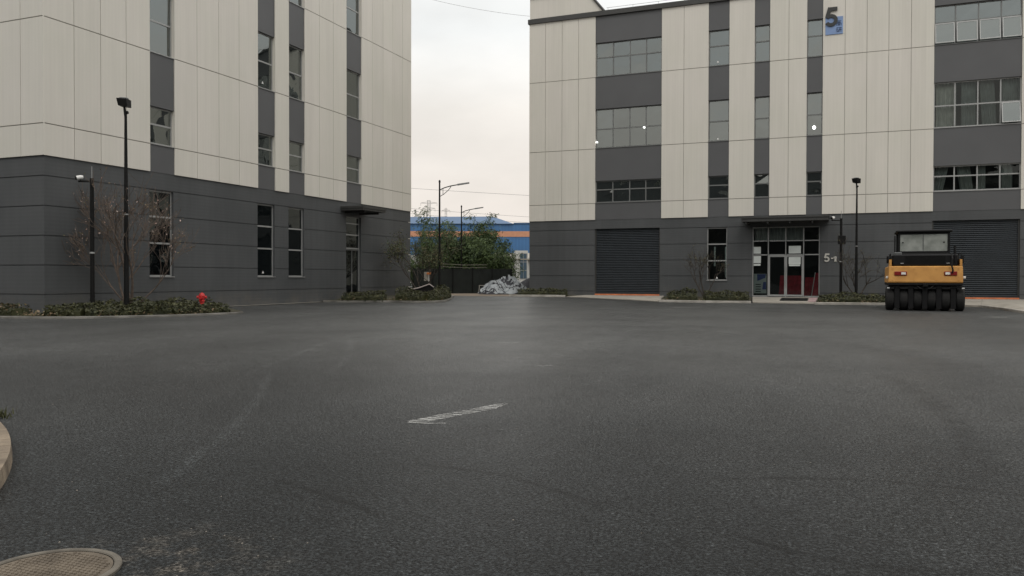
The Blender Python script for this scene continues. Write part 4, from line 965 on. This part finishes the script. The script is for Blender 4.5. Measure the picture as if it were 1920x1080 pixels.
# small white house at the end of the lane
ho, loc = local_thing('house', 'small white house with a tall blue glazed bay in front of the blue warehouse', 'building', 972, 95)
q = MB(); q.box(-2.5, 1.6, 0, 5, 0, 3.4); q.box(-0.5, 1.1, -0.4, -0.002, 0, 4.5); q.build('wall', 'wh_white', ho)
q = MB(); q.hexa([(-2.9, -0.5, 3.403), (1.9, -0.5, 3.403), (1.9, 5.4, 3.403), (-2.9, 5.4, 3.403), (-2.9, -0.5, 3.55), (1.9, -0.5, 3.55), (1.9, 5.4, 4.4), (-2.9, 5.4, 4.4)]); q.build('roof', 'concrete', ho)
q = MB(); q.box(0.15, 1.0, -0.45, -0.402, 1.2, 4.2); wb = q.build('window', 'frame', ho)
q = MB()
for k in range(3): q.box(0.2, 0.55, -0.465, -0.452, 1.25+k*0.98, 2.15+k*0.98); q.box(0.6, 0.95, -0.465, -0.452, 1.25+k*0.98, 2.15+k*0.98)
q.build('pane', 'bay_glass', wb)
q = MB()
for k in range(2): q.box(-2.3, -0.6, -0.04, -0.002, 2.4+k*0.55, 2.75+k*0.55)
q.build('window', 'interior', ho)
ho.location = loc; ho.rotation_euler = (0, 0, YAW)

# ------------------------------------------------------------------ pylons and overhead wires
M['pylon'] = mat('hazed_steel', (0.62, 0.60, 0.58), 0.6)  # steel paled towards the sky, distance haze put into the colour
def pylon(x_px, dep, h, wbase, label, arms, rad):
    t, loc = local_thing('power_pylon', label, 'pylon', x_px, dep, 'lattice power pylons on the skyline')
    q = MB(); wt = wbase*0.22; lv = 9
    def cor(k): z = h*k/lv; w_ = wbase+(wt-wbase)*min(1, k/(lv-2.5)); return [Vector((sx*w_/2, sy*w_/2, z)) for sx, sy in ((-1, -1), (1, -1), (1, 1), (-1, 1))]
    for k in range(lv):
        a, b = cor(k), cor(k+1)
        for i in range(4):
            q.tube([a[i], b[i]], rad, 4); q.tube([a[i], b[(i+1) % 4]], rad*0.7, 4); q.tube([b[i], b[(i+1) % 4]], rad*0.7, 4)
    q.build('lattice', 'pylon', t)
    q = MB()
    for z, l in arms:
        for s_ in (-1, 1):
            q.tube([(0, 0, z*h+0.6), (s_*l, 0, z*h)], rad, 4); q.tube([(0, 0, z*h-0.5), (s_*l, 0, z*h)], rad, 4); q.tube([(s_*l, 0, z*h), (s_*l, 0, z*h-1.6)], rad*0.8, 4)
    q.build('cross_arm', 'pylon', t)
    t.location = loc; t.rotation_euler = (0, 0, YAW)
pylon(804, 420, 41, 6.5, 'larger far lattice pylon left of the first street lamp', ((0.97, 4.2), (0.90, 3.2)), 0.13)
pylon(836, 520, 45.5, 5, 'fainter lattice pylon between the two street lamps', ((0.97, 2.6),), 0.12)
hf, loc = local_thing('wooden_pole_line', 'slim pole with long cross beam above the blue roof edge', 'power pole', 779, 260)
q = MB(); q.tube([(0, 0, 0), (0, 0, 22.9)], 0.16, 6); q.build('pole', 'pylon', hf)
q = MB(); q.tube([(-0.8, 0, 22.6), (1.0, 0, 22.4)], 0.13, 5); q.build('cross_arm', 'pylon', hf)
hf.name = 'power_pole'; hf.location = loc; hf.rotation_euler = (0, 0, YAW)
M['wire'] = mat('wire', (0.20, 0.195, 0.19), 0.6)
def wire(pts, rad, label):
    q = MB(); q.tube([Vector(p) for p in pts], rad, 4); tag(q.build('power_line', 'wire'), label, 'power line', 'overhead power lines')
def wp(x, y, dep):
    v = fwd*dep+rt*((x-960)/FPX*dep)+up*((540-y)/FPX*dep); return EYE+v
def span(pa, pb, sag, n=14):
    return [pa.lerp(pb, k/n)-Vector((0, 0, sag*4*(k/n)*(1-k/n))) for k in range(n+1)]
wire(span(wp(700, -32, 58), wp(1040, 34, 62), 0.45), 0.011, 'high overhead wire crossing the sky near the roof line')
wire(span(wp(600, 341, 200), wp(1200, 377, 210), 0.3), 0.035, 'overhead wire level with the first street lamp head')
wire(span(wp(560, 372, 300), wp(1250, 420, 300), 1.0), 0.045, 'overhead wire just above the second street lamp head')
wire(span(wp(560, 380, 302), wp(1250, 431, 302), 1.2), 0.045, 'lowest overhead wire above the blue warehouse roof')

# ------------------------------------------------------------------ lane street lamps
def street_lamp():
    t = thing('street_lamp', 'taller street lamp with curved arm over the rounded lane hedge', 'street lamp', (0, 0, 0), 'street lamps along the lane')
    q = MB(); q.tube([(0, 0, 0), (0, 0, 6.8)], [0.075, 0.045], 10); q.lathe((0, 0, 6.8), [(0.06, 0), (0.06, 0.10), (0.02, 0.15)], 10); q.lathe((0, 0, 0), [(0.17, 0), (0.17, 0.03), (0.11, 0.06), (0.085, 0.55), (0.075, 0.56)], 12); q.build('pole', 'steel_black', t)
    q = MB(); arm = [(0, 0, 6.36), (0.30, 0, 6.50), (0.65, 0, 6.60), (1.10, 0, 6.68)]; q.tube(arm, 0.03, 8); q.tube([(0, 0, 5.97), (0.25, 0, 6.12), (0.52, 0, 6.36), (0.68, 0, 6.58)], 0.02, 6); q.tube([(0.2, 0, 6.08), (0.2, 0, 6.44)], 0.015, 6); q.build('arm', 'steel_black', t)
    q = MB(); q.hexa([(1.05, -0.09, 6.63), (1.74, -0.12, 6.75), (1.74, 0.12, 6.75), (1.05, 0.09, 6.63), (1.05, -0.07, 6.72), (1.74, -0.09, 6.82), (1.74, 0.09, 6.82), (1.05, 0.07, 6.72)]); q.build('lamp_head', 'frame_dark', t)
    return t
sl1 = street_lamp()
sl2 = dup(sl1, (-26.51, 55.54, 0.2), YAW, 0.955, 'shorter looking far street lamp in front of the dark bamboo')
sl1.location = (-21.68, 42.45, 0.13); sl1.rotation_euler = (0, 0, YAW)
# shorter reach on the farther one
# garden lamps
def yard_lamp():
    t = thing('yard_lamp', 'tall black yard lamp post in the hedge before the left building', 'lamp post', (0, 0, 0), 'black yard lamp posts')
    q = MB(); q.lathe((0, 0, 0), [(0.16, 0), (0.16, 0.025), (0.10, 0.04), (0.095, 0.06)], 12); q.tube([(0, 0, 0.05), (0, 0, 3.7), (0, 0, 7.05)], [0.092, 0.07, 0.046], 12); q.build('pole', 'steel_black', t)
    q = MB(); q.tube([(0, 0, 7.05), (-0.01, 0, 7.15), (-0.05, 0, 7.42)], [0.046, 0.052, 0.04], 10); q.tube([(0.02, 0, 7.20), (0.09, 0, 7.22)], 0.055, 10); q.build('bracket', 'steel_black', t)
    q = MB(); q.hexa([(-0.20, -0.16, 7.44), (0.13, -0.16, 7.40), (0.13, 0.16, 7.40), (-0.20, 0.16, 7.44), (-0.25, -0.19, 7.70), (0.11, -0.19, 7.68), (0.11, 0.19, 7.68), (-0.25, 0.19, 7.70)])
    hd = q.build('lamp_head', 'steel_black', t)
    q = MB(); q.lathe((-0.07, 0, 7.70), [(0.17, -0.01), (0.16, 0.03), (0.06, 0.045)], 12); q.build('cap', 'frame_dark', hd)
    q = MB(); q.lathe((0, 0, 3.55), [(0.073, -0.02), (0.076, -0.01), (0.076, 0.01), (0.073, 0.02)], 12); q.build('collar', 'frame', t)
    return t
yl = yard_lamp(); dup(yl, (0.90, 46.86, 0.0), YAW+0.5, 0.868, 'slimmer black yard lamp post between the entrance and the road roller')
yl.location = (-23.8, 21.88, 0.08); yl.rotation_euler = (0, 0, YAW)
# camera poles
def camera_pole(label, box, h, rot_arm):
    t = thing('camera_pole', label, 'camera pole', (0, 0, 0), 'black surveillance camera poles')
    q = MB(); q.lathe((0, 0, 0), [(0.15, 0), (0.15, 0.02), (0.085, 0.03)], 12); q.tube([(0, 0, 0.02), (0, 0, h)], [0.078, 0.066], 12); q.build('pole', 'steel_black', t)
    q = MB(); q.lathe((0, 0, 2.15), [(0.078, -0.03), (0.086, -0.02), (0.086, 0.02), (0.078, 0.03)], 12); q.build('band', 'frame', t)
    q = MB(); q.tube([(0, 0, h), (0, 0, h+0.42)], 0.012, 6); q.build('antenna', 'frame', t)
    q = MB(); q.tube([(0.0, 0, h-0.12), (-0.52, 0, h-0.10)], 0.028, 8); q.tube([(-0.46, 0, h-0.10), (-0.46, 0, h-0.02)], 0.02, 6); q.build('arm', 'steel_black', t)
    q = MB(); q.tube([(-0.36, 0.03, h+0.05), (-0.42, -0.02, h+0.04), (-0.52, -0.10, h+0.01)], [0.055, 0.075, 0.075], 12)
    c = q.build('camera', 'white', t, False)
    q = MB(); q.tube([(-0.518, -0.099, h+0.012), (-0.555, -0.13, h+0.002)], [0.066, 0.066], 12); q.build('lens', 'steel_black', c)
    if box:
        q = MB(); q.rbox(-0.20, 0.20, -0.17, -0.075, 3.10, 3.56, 0.012); q.rbox(-0.05, 0.05, -0.10, -0.06, 3.2, 3.45, 0.008); q.build('control_box', 'steel_black', t)
    return t
cp = camera_pole('black camera pole with white camera beside the left building', False, 4.80, 0); cp.location = (-24.6, 21.13, 0.08); cp.rotation_euler = (0, 0, YAW-0.15)
cp2 = camera_pole('black camera pole carrying a control box right of the glazed entrance', True, 4.50, 0); cp2.location = (0.14, 47.49, 0.12); cp2.rotation_euler = (0, 0, YAW-0.1)
# fire hydrant
M['hydrant'] = mat('hydrant_red', (0.46, 0.022, 0.022), 0.38, var=0.12, vscale=12)
hy = thing('fire_hydrant', 'red fire hydrant rising out of the left hedge', 'hydrant', (-23.35, 25.1, 0.09))
c = (-23.35, 25.1, 0.0)
c = (-22.35, 24.05, 0.19); hy.location = c; hy.scale = (0.85,)*3
q = MB(); q.lathe(c, [(0.15, 0), (0.15, 0.03), (0.10, 0.04), (0.095, 0.30), (0.13, 0.31), (0.13, 0.35), (0.11, 0.37), (0.125, 0.45), (0.125, 0.53), (0.145, 0.54), (0.145, 0.575), (0.125, 0.59), (0.115, 0.63), (0.09, 0.665), (0.05, 0.685), (0.03, 0.69), (0.03, 0.715), (0.001, 0.72)], 18); q.build('body', 'hydrant', hy, False)
for s_ in (-1, 1):
    q = MB(); p = Vector(c)+Vx*s_*0.10+Vector((0, 0, 0.50)); p2 = Vector(c)+Vx*s_*0.19+Vector((0, 0, 0.50)); q.tube([p, p2], 0.055, 12); p3 = Vector(c)+Vx*s_*0.215+Vector((0, 0, 0.50)); q.tube([p2, p3], 0.066, 8); q.build('outlet_cap', 'hydrant', hy)
q = MB(); p = Vector(c)-Vd*0.11+Vector((0, 0, 0.48)); p2 = Vector(c)-Vd*0.2+Vector((0, 0, 0.48)); q.tube([p, p2], 0.07, 12); q.build('outlet_cap', 'hydrant', hy)

# ------------------------------------------------------------------ pneumatic road roller seen from behind
M['yellow'] = mat('machine_yellow', (0.60, 0.305, 0.075), 0.5, col2=(0.46, 0.22, 0.05), vscale=2.0)
M['tyre'] = mat('tyre_rubber', (0.006, 0.006, 0.0063), 0.85, col2=(0.012, 0.0115, 0.011), vscale=5)
M['mblack'] = mat('machine_black', (0.005, 0.005, 0.0055), 0.55, var=0.2, vscale=4, spec=0.25)
M['taillight'] = mat('tail_light_red', (0.20, 0.012, 0.010), 0.3)
M['lens_white'] = mat('lens_white', (0.75, 0.73, 0.68), 0.25)
M['cab_glass'] = mat('cab_window', (0.33, 0.345, 0.32), 0.3, col2=(0.20, 0.215, 0.195), vscale=2.6, ior=1.6)
rr = thing('road_roller', 'yellow and black tyred road roller parked before the right shutter', 'road roller', (0, 0, 0))
def tyre(cx, cy, rad, wd):
    q = MB(); n = 32; prof = [(-wd/2, rad*0.62), (-wd/2, rad*0.90), (-wd/2+0.035, rad*0.975), (-wd/2+0.08, rad), (wd/2-0.08, rad), (wd/2-0.035, rad*0.975), (wd/2, rad*0.90), (wd/2, rad*0.62)]
    q.loft([[(cx+x, cy+r_*math.cos(2*math.pi*j/n), rad+r_*math.sin(2*math.pi*j/n)) for j in range(n)] for x, r_ in prof], 0, False)
    t = q.build('wheel', 'tyre', rr)
    q = MB(); q.loft([[(cx+x, cy+r_*math.cos(2*math.pi*j/n), rad+r_*math.sin(2*math.pi*j/n)) for j in range(n)] for x, r_ in ((-wd/2+0.05, 0.01), (-wd/2+0.05, rad*0.3), (-wd/2+0.01, rad*0.62), (wd/2-0.01, rad*0.62), (wd/2-0.05, rad*0.3), (wd/2-0.05, 0.01))], 0, False)
    q.build('rim', 'mblack', t)
for x in (-1.33, -0.80, -0.27, 0.26, 0.79, 1.33): tyre(x, 0.52, 0.52, 0.335)
for x in (-1.07, -0.53, 0.0, 0.53, 1.07): tyre(x, 4.3, 0.52, 0.335)
for y_, w_ in ((0.52, 1.48), (4.3, 1.25)):
    q = MB(); q.tube([(-w_, y_, 0.52), (w_, y_, 0.52)], 0.09, 10); q.build('axle', 'mblack', rr)
for x in (-1.065, -0.535, 0.0, 0.525, 1.06):  # rear brackets widened to fill the tyre gaps with black, in place of shade
    q = MB(); q.box(x-0.098, x+0.098, 0.02, 1.0, 0.10, 1.06); q.build('wheel_bracket', 'mblack', rr)
for x in (-0.8, -0.27, 0.27, 0.8):
    q = MB(); q.box(x-0.07, x+0.07, 3.9, 4.7, 0.5, 1.06); q.build('wheel_bracket', 'mblack', rr)
q = MB(); q.rbox(-1.40, 1.40, 0.02, 5.0, 1.06, 1.2, 0.02); q.rbox(-1.30, 1.30, 1.2, 3.6, 0.55, 1.06, 0.03); q.build('chassis', 'mblack', rr)
q = MB()
for x in (-1.33, -0.80, -0.27, 0.26, 0.79, 1.33): q.box(x-0.15, x+0.15, -0.05, 0.0, 0.93, 0.99)
q.box(-1.45, 1.45, -0.02, 0.05, 0.985, 1.03); q.build('scraper_bar', 'mblack', rr)
q = MB()                                                                  # yellow rear weight, upper side sloping in a little
q.loft([[(-1.40, -0.10, 1.19), (1.40, -0.10, 1.19), (1.40, 4.9, 1.19), (-1.40, 4.9, 1.19)], [(-1.40, -0.13, 1.24), (1.40, -0.13, 1.24), (1.40, 4.95, 1.24), (-1.40, 4.95, 1.24)],
        [(-1.39, -0.07, 1.86), (1.39, -0.07, 1.86), (1.39, 4.9, 1.86), (-1.39, 4.9, 1.86)], [(-1.36, -0.02, 1.90), (1.36, -0.02, 1.90), (1.36, 4.85, 1.90), (-1.36, 4.85, 1.90)]])
q.build('body', 'yellow', rr)
q = MB(); q.box(-1.40, 1.40, -0.11, -0.105, 1.10, 1.185); q.build('rubber_skirt', 'mblack', rr)
for s_ in (-1, 1):
    q = MB(); q.rbox(s_*0.94-0.24, s_*0.94+0.24, -0.145, -0.09, 1.50, 1.67, 0.012); tl = q.build('tail_light', 'taillight', rr)
    q = MB(); xx = s_*0.83; q.rbox(xx-0.09, xx+0.09, -0.16, -0.14, 1.535, 1.635, 0.008); q.build('lens', 'lens_white', tl)
    q = MB(); q.box(s_*1.33-0.045, s_*1.33+0.045, -0.03, 1.0, 1.905, 2.18); q.build('side_rail', 'yellow', rr)
    q = MB(); q.rbox(s_*1.46-0.05, s_*1.46+0.05, 0.0, 0.08, 1.37, 1.47, 0.015); q.build('marker_lamp', 'lens_white', rr)
    q = MB(); q.tube([(s_*1.33, 0.0, 1.9), (s_*1.33, 0.0, 2.42), (s_*1.33, 0.9, 2.42), (s_*1.33, 0.9, 1.9)], 0.022, 6); q.build('handrail', 'mblack', rr)
    q = MB(); q.rbox(s_*1.43-0.045, s_*1.43+0.045, 0.3, 0.36, 2.02, 2.34, 0.012); q.build('mirror', 'mblack', rr)
q = MB(); q.rbox(-1.27, 1.24, 0.04, 1.1, 1.905, 2.40, 0.05); q.rbox(-1.02, 1.02, 1.1, 4.4, 1.905, 2.48, 0.04); hood = q.build('engine_hood', 'mblack', rr)
q = MB()
for k in range(9): q.box(-0.75, 0.75, 0.028, 0.038, 2.0+k*0.04, 2.018+k*0.04)
q.build('grille', 'steel_black', hood)
q = MB()
for x in (-0.88, 0.86): q.box(x-0.06, x+0.06, 0.02, 0.036, 2.0, 2.035)
q.build('badge_plate', 'frame', hood)
q = MB(); q.rbox(-1.18, -0.88, 0.2, 0.5, 2.36, 2.50, 0.02); q.build('filler_box', 'frame_dark', rr)
# cab: posts, roof, windows
cx0, cx1, cy0, cy1 = -1.00, 1.03, 1.15, 2.75
for x0_, y0_ in ((cx0, cy0), (cx1-0.09, cy0), (cx0, cy1-0.09), (cx1-0.09, cy1-0.09)):
    q = MB(); q.box(x0_, x0_+0.09, y0_, y0_+0.09, 2.40, 3.38); q.build('cab_post', 'mblack', rr)
for z_, z2_ in ((2.40, 2.56), (3.30, 3.38)):
    q = MB(); q.box(cx0+0.092, cx1-0.092, cy0+0.01, cy0+0.08, z_, z2_); q.build('cab_rail', 'mblack', rr)
q = MB(); q.rbox(cx0-0.08, cx1+0.08, cy0-0.12, cy1+0.15, 3.382, 3.48, 0.03); q.build('cab_roof', 'mblack', rr)
q = MB(); q.rbox(cx0+0.09, cx1-0.09, cy0+0.03, cy0+0.06, 2.56, 3.30, 0.006); q.build('rear_window', 'cab_glass', rr)
for x in (cx0+0.05, cx1-0.06):
    q = MB(); q.box(x, x+0.012, cy0+0.09, cy1-0.09, 2.45, 3.34); q.build('side_window', 'glass_low', rr)
q = MB(); q.box(cx0+0.09, cx1-0.09, cy1-0.06, cy1-0.05, 2.45, 3.34); q.build('front_window', 'glass_low', rr)
q = MB(); q.box(cx0-0.14, cx0-0.09, cy0+0.02, cy0+0.10, 2.5, 3.25); q.build('cab_mirror', 'mblack', rr)
q = MB(); q.tube([(0.98, -0.02, 2.42), (1.0, -0.16, 2.2), (0.96, -0.19, 1.95), (1.02, -0.20, 1.72), (0.99, -0.18, 1.6)], 0.035, 6); q.tube([(1.1, 0.0, 2.4), (1.12, 0.0, 2.05)], 0.02, 6); q.build('cable', 'mblack', rr)
q = MB(); q.tube([(1.13, 0.3, 2.4), (1.13, 0.3, 2.75)], 0.05, 8); q.build('exhaust', 'mblack', rr)
q = MB(); q.box(-0.012, 0.012, cy0+0.012, cy0+0.028, 2.56, 3.30); q.build('window_bar', 'frame_dark', rr)
for s_ in (-1, 1):
    q = MB(); q.rbox(s_*0.8-0.03, s_*0.8+0.03, cy0+0.005, cy0+0.03, 2.92, 2.97, 0.006); q.build('window_latch', 'mblack', rr)
    q = MB(); q.tube([(s_*1.36, -0.06, 0.96), (s_*1.46, -0.06, 0.96)], 0.035, 8); q.build('scraper_pivot', 'frame', rr)
    q = MB(); q.tube([(s_*0.35, -0.02, 1.10), (s_*0.2, -0.12, 0.96), (s_*0.05, -0.10, 0.92)], 0.022, 6); q.build('hose', 'mblack', rr)
q = MB(); q.rbox(-0.10, 0.10, -0.22, -0.10, 1.02, 1.16, 0.02); q.build('tow_hitch', 'steel_black', rr)
for x in (-1.25, -0.42, 0.42, 1.25):
    for z in (1.30, 1.80):
        q = MB(); q.tube([(x, -0.10-0.0, z), (x, -0.14, z)], 0.018, 6); q.build('bolt', 'yellow', rr)
rr.location = (3.41, 38.32-0.1, 0.0); rr.rotation_euler = (0, 0, R(-1.0))

# ------------------------------------------------------------------ foreground: manhole covers, kerb island, paint marks
M['cover'] = mat('cover_concrete', (0.165, 0.135, 0.10), 0.85, col2=(0.09, 0.072, 0.052), vscale=6, bump=0.6, bscale=60)
M['cover_rim'] = mat('cover_rim', (0.15, 0.135, 0.11), 0.85, col2=(0.085, 0.075, 0.06), vscale=9)
mc = thing('manhole_cover', 'round brownish manhole cover with raised studs in the lower left corner', 'manhole cover', (-3.43, 2.74, 0))
c = (-3.445, 2.70); rad = 0.32
q = MB(); n = 64
q.loft([[(c[0]+r_*math.cos(2*math.pi*j/n), c[1]+r_*math.sin(2*math.pi*j/n), z) for j in range(n)] for r_, z in ((rad, -0.02), (rad, 0.012), (rad-0.006, 0.016), (rad-0.030, 0.016), (rad-0.035, 0.010))], 0, False); q.build('rim', 'cover_rim', mc)
q = MB(); q.lathe((c[0], c[1], 0), [(rad-0.037, -0.02), (rad-0.039, 0.009), (rad-0.08, 0.010), (0.001, 0.010)], 64)
rnd = random.Random(2)
for i in range(-10, 11):
    for j in range(-10, 11):
        x, y = i*0.028+(0.014 if j % 2 else 0), j*0.026
        if math.hypot(x, y) < rad-0.06:
            s_ = 0.009*rnd.uniform(0.8, 1.15); q.lathe((c[0]+x+rnd.uniform(-.002, .002), c[1]+y, 0.009), [(s_, 0), (s_*0.75, 0.006), (0.001, 0.007)], 6)
q.build('cover', 'cover', mc)
# kerb island at the left frame edge: arc of tan kerb stones with weeds behind
M['tan_kerb'] = mat('tan_kerb', (0.27, 0.215, 0.155), 0.88, col2=(0.14, 0.11, 0.08), vscale=3.5, bump=0.4, bscale=50)
ic = Vector((-9.1, 2.2, 0)); 
mid_p = Vector((-5.84, 4.30, 0)); nd = Vector((-0.60, -0.80, 0)).normalized(); Rk = 8.0
cen = mid_p+nd*Rk; a0 = math.atan2(-nd.y, -nd.x)
arc = [(cen.x+Rk*math.cos(a0+t), cen.y+Rk*math.sin(a0+t)) for t in [R(-34+k*4) for k in range(18)]]
def ring(R1_, R2_, za, zb_, name, mt, seg=1):
    s = MB()
    ts = [R(-30+k*2) for k in range(33)]
    for t0, t1 in zip(ts, ts[1:]):
        t1 -= R(0.06)
        def p(r_, t, z): return (cen.x+r_*math.cos(a0+t), cen.y+r_*math.sin(a0+t), z)
        jz = 0.004*math.sin(t0*90)
        s.hexa([p(R2_, t0, za), p(R1_, t0, za), p(R1_, t1, za), p(R2_, t1, za), p(R2_, t0, zb_+jz), p(R1_-0.015, t0, zb_+jz), p(R1_-0.015, t1, zb_+jz), p(R2_, t1, zb_+jz)])
    return struct(s, name, mt)
ring(Rk, Rk-0.22, -0.03, 0.11, 'kerb_island', 'tan_kerb')
isl = [(cen.x+(Rk-0.2)*math.cos(a0+R(t)), cen.y+(Rk-0.2)*math.sin(a0+R(t))) for t in range(-30, 35, 4)]
sheet('island_soil', isl+[(-14, 6), (-13, 0)], 'soil', 0.07)
rnd = random.Random(8); mb = MB()
for k in range(1500):
    t = R(rnd.uniform(9, 22)); r_ = Rk-0.08-rnd.random()*1.2; p = Vector((cen.x+r_*math.cos(a0+t), cen.y+r_*math.sin(a0+t), 0.06))
    hgt = rnd.uniform(0.04, 0.16); d = Vector((rnd.gauss(0, 0.4), rnd.gauss(0, 0.4), 1)).normalized()*hgt; w_ = Vector((rnd.gauss(0, 1), rnd.gauss(0, 1), 0)).normalized()*0.008
    if k < 420:
        q_ = abs(rnd.gauss(0, 0.16)); p = Vector((-7.72+rnd.gauss(0, 0.09)-q_, 5.42+rnd.gauss(0, 0.12), 0.0)); d *= 0.7
    mb.quad(p-w_, p+w_, p+d*0.6+w_*1.3, p+d, rnd.randrange(2))
gr = mb.build('weeds', ['hedge', 'hedge2']); gr['kind'] = 'stuff'; gr['label'] = 'weeds growing on the kerb island'

def worn_paint():
    m = bpy.data.materials.new('worn_paint'); m.use_nodes = True; t = m.node_tree; p = t.nodes['Principled BSDF']; p.inputs['Base Color'].default_value = (0.50, 0.50, 0.48, 1); p.inputs['Roughness'].default_value = 0.85
    c = t.nodes.new('ShaderNodeTexCoord')
    def N(sc_, det, vec):
        n = t.nodes.new('ShaderNodeTexNoise'); n.inputs['Scale'].default_value = sc_; n.inputs['Detail'].default_value = det; n.inputs['Roughness'].default_value = 0.7; t.links.new(vec, n.inputs['Vector']); return n.outputs['Fac']
    mp = t.nodes.new('ShaderNodeMapping'); mp.inputs['Rotation'].default_value = (0, 0, R(-75)); mp.inputs['Scale'].default_value = (2.2, 16, 1); t.links.new(c.outputs['Object'], mp.inputs[0])
    a = N(1.0, 6, mp.outputs[0]); b = N(30, 6, c.outputs['Object'])
    x = t.nodes.new('ShaderNodeMath'); x.operation = 'MULTIPLY_ADD'; t.links.new(b, x.inputs[0]); x.inputs[1].default_value = 0.45; t.links.new(a, x.inputs[2])
    r = t.nodes.new('ShaderNodeMapRange'); r.inputs[1].default_value = 0.66; r.inputs[2].default_value = 0.88; r.inputs[3].default_value = 0.0; r.inputs[4].default_value = 0.85
    t.links.new(x.outputs[0], r.inputs[0]); t.links.new(r.outputs[0], p.inputs['Alpha']); return m
M['worn'] = worn_paint()
def mark(pts, name='paint_mark'):
    s = MB(); s.v = [(x, y, 0.004+gz(x, y)) for x, y in pts]; s.f = [tuple(range(len(pts)))]; s.m = [0]; return struct(s, name, 'worn')
mark([(-3.86, 6.88), (-3.62, 6.80), (-3.66, 6.95), (-3.50, 7.45), (-3.36, 7.9), (-3.36, 8.28), (-3.46, 8.30), (-3.60, 7.75), (-3.74, 7.35)])
mark([(-3.84, 6.80), (-3.45, 6.86), (-3.46, 6.93), (-3.82, 6.92)])
mark([(-4.4, 11.9), (-4.15, 12.02), (-4.17, 12.1), (-4.42, 12.0)]); mark([(-6.7, 15.75), (-6.3, 16.0), (-6.32, 16.1), (-6.75, 15.85)])
mark([(4.8, 33.0), (5.7, 33.3), (5.65, 33.6), (4.75, 33.3)]); mark([(-7.1, 37.5), (-5.8, 37.9), (-5.85, 38.2), (-7.15, 37.8)])
# pebbles and crumbs of stone on the asphalt
M['pebble'] = mat('pebble', (0.17, 0.155, 0.135), 0.85, var=0.3, vscale=20)
rnd = random.Random(77); mb = MB()
for k in range(150):
    d_ = rnd.uniform(2.4, 12)**1.0; xo = rnd.uniform(-0.66, 0.66)*d_; v = Vd*d_+Vx*xo
    if rnd.random() < 0.35: v = Vector((-3.43+rnd.gauss(0.45, 0.5), 2.9+rnd.gauss(0, 0.5), 0))
    if (Vector((v.x, v.y))-Vector(c)).length < 0.4: continue
    s_ = rnd.uniform(0.002, 0.006); mb.lathe((v.x, v.y, 0), [(s_, 0), (s_*1.1, s_*0.5), (s_*0.5, s_*1.1)], 5)
pe = mb.build('gravel', 'pebble'); pe['kind'] = 'stuff'; pe['label'] = 'loose stone crumbs on the asphalt'

# ------------------------------------------------------------------ unseen block behind the viewpoint, added and sized for dark reflections in the windows
FB = Facade('S', -34)
ob = thing('factory_building', 'unseen grey block added behind the viewpoint for dark window reflections', 'building', (0, -40, 0))
q = MB(); q.box(-140, 110, -60, -36, -0.1, 20.6); q.build('wall', 'dark', ob)
q = MB(); q.box(-140.2, 110.2, -60.2, -35.8, 20.602, 21.0); q.build('roof', 'trim', ob)
for k in range(14):
    x = -70+k*9.0
    for z in (1.5, 6.0, 10.0, 14.5):
        q = MB(); q.box(x, x+4.5, -36.0, -35.93, z, z+1.9); q.build('window', 'glass', ob)
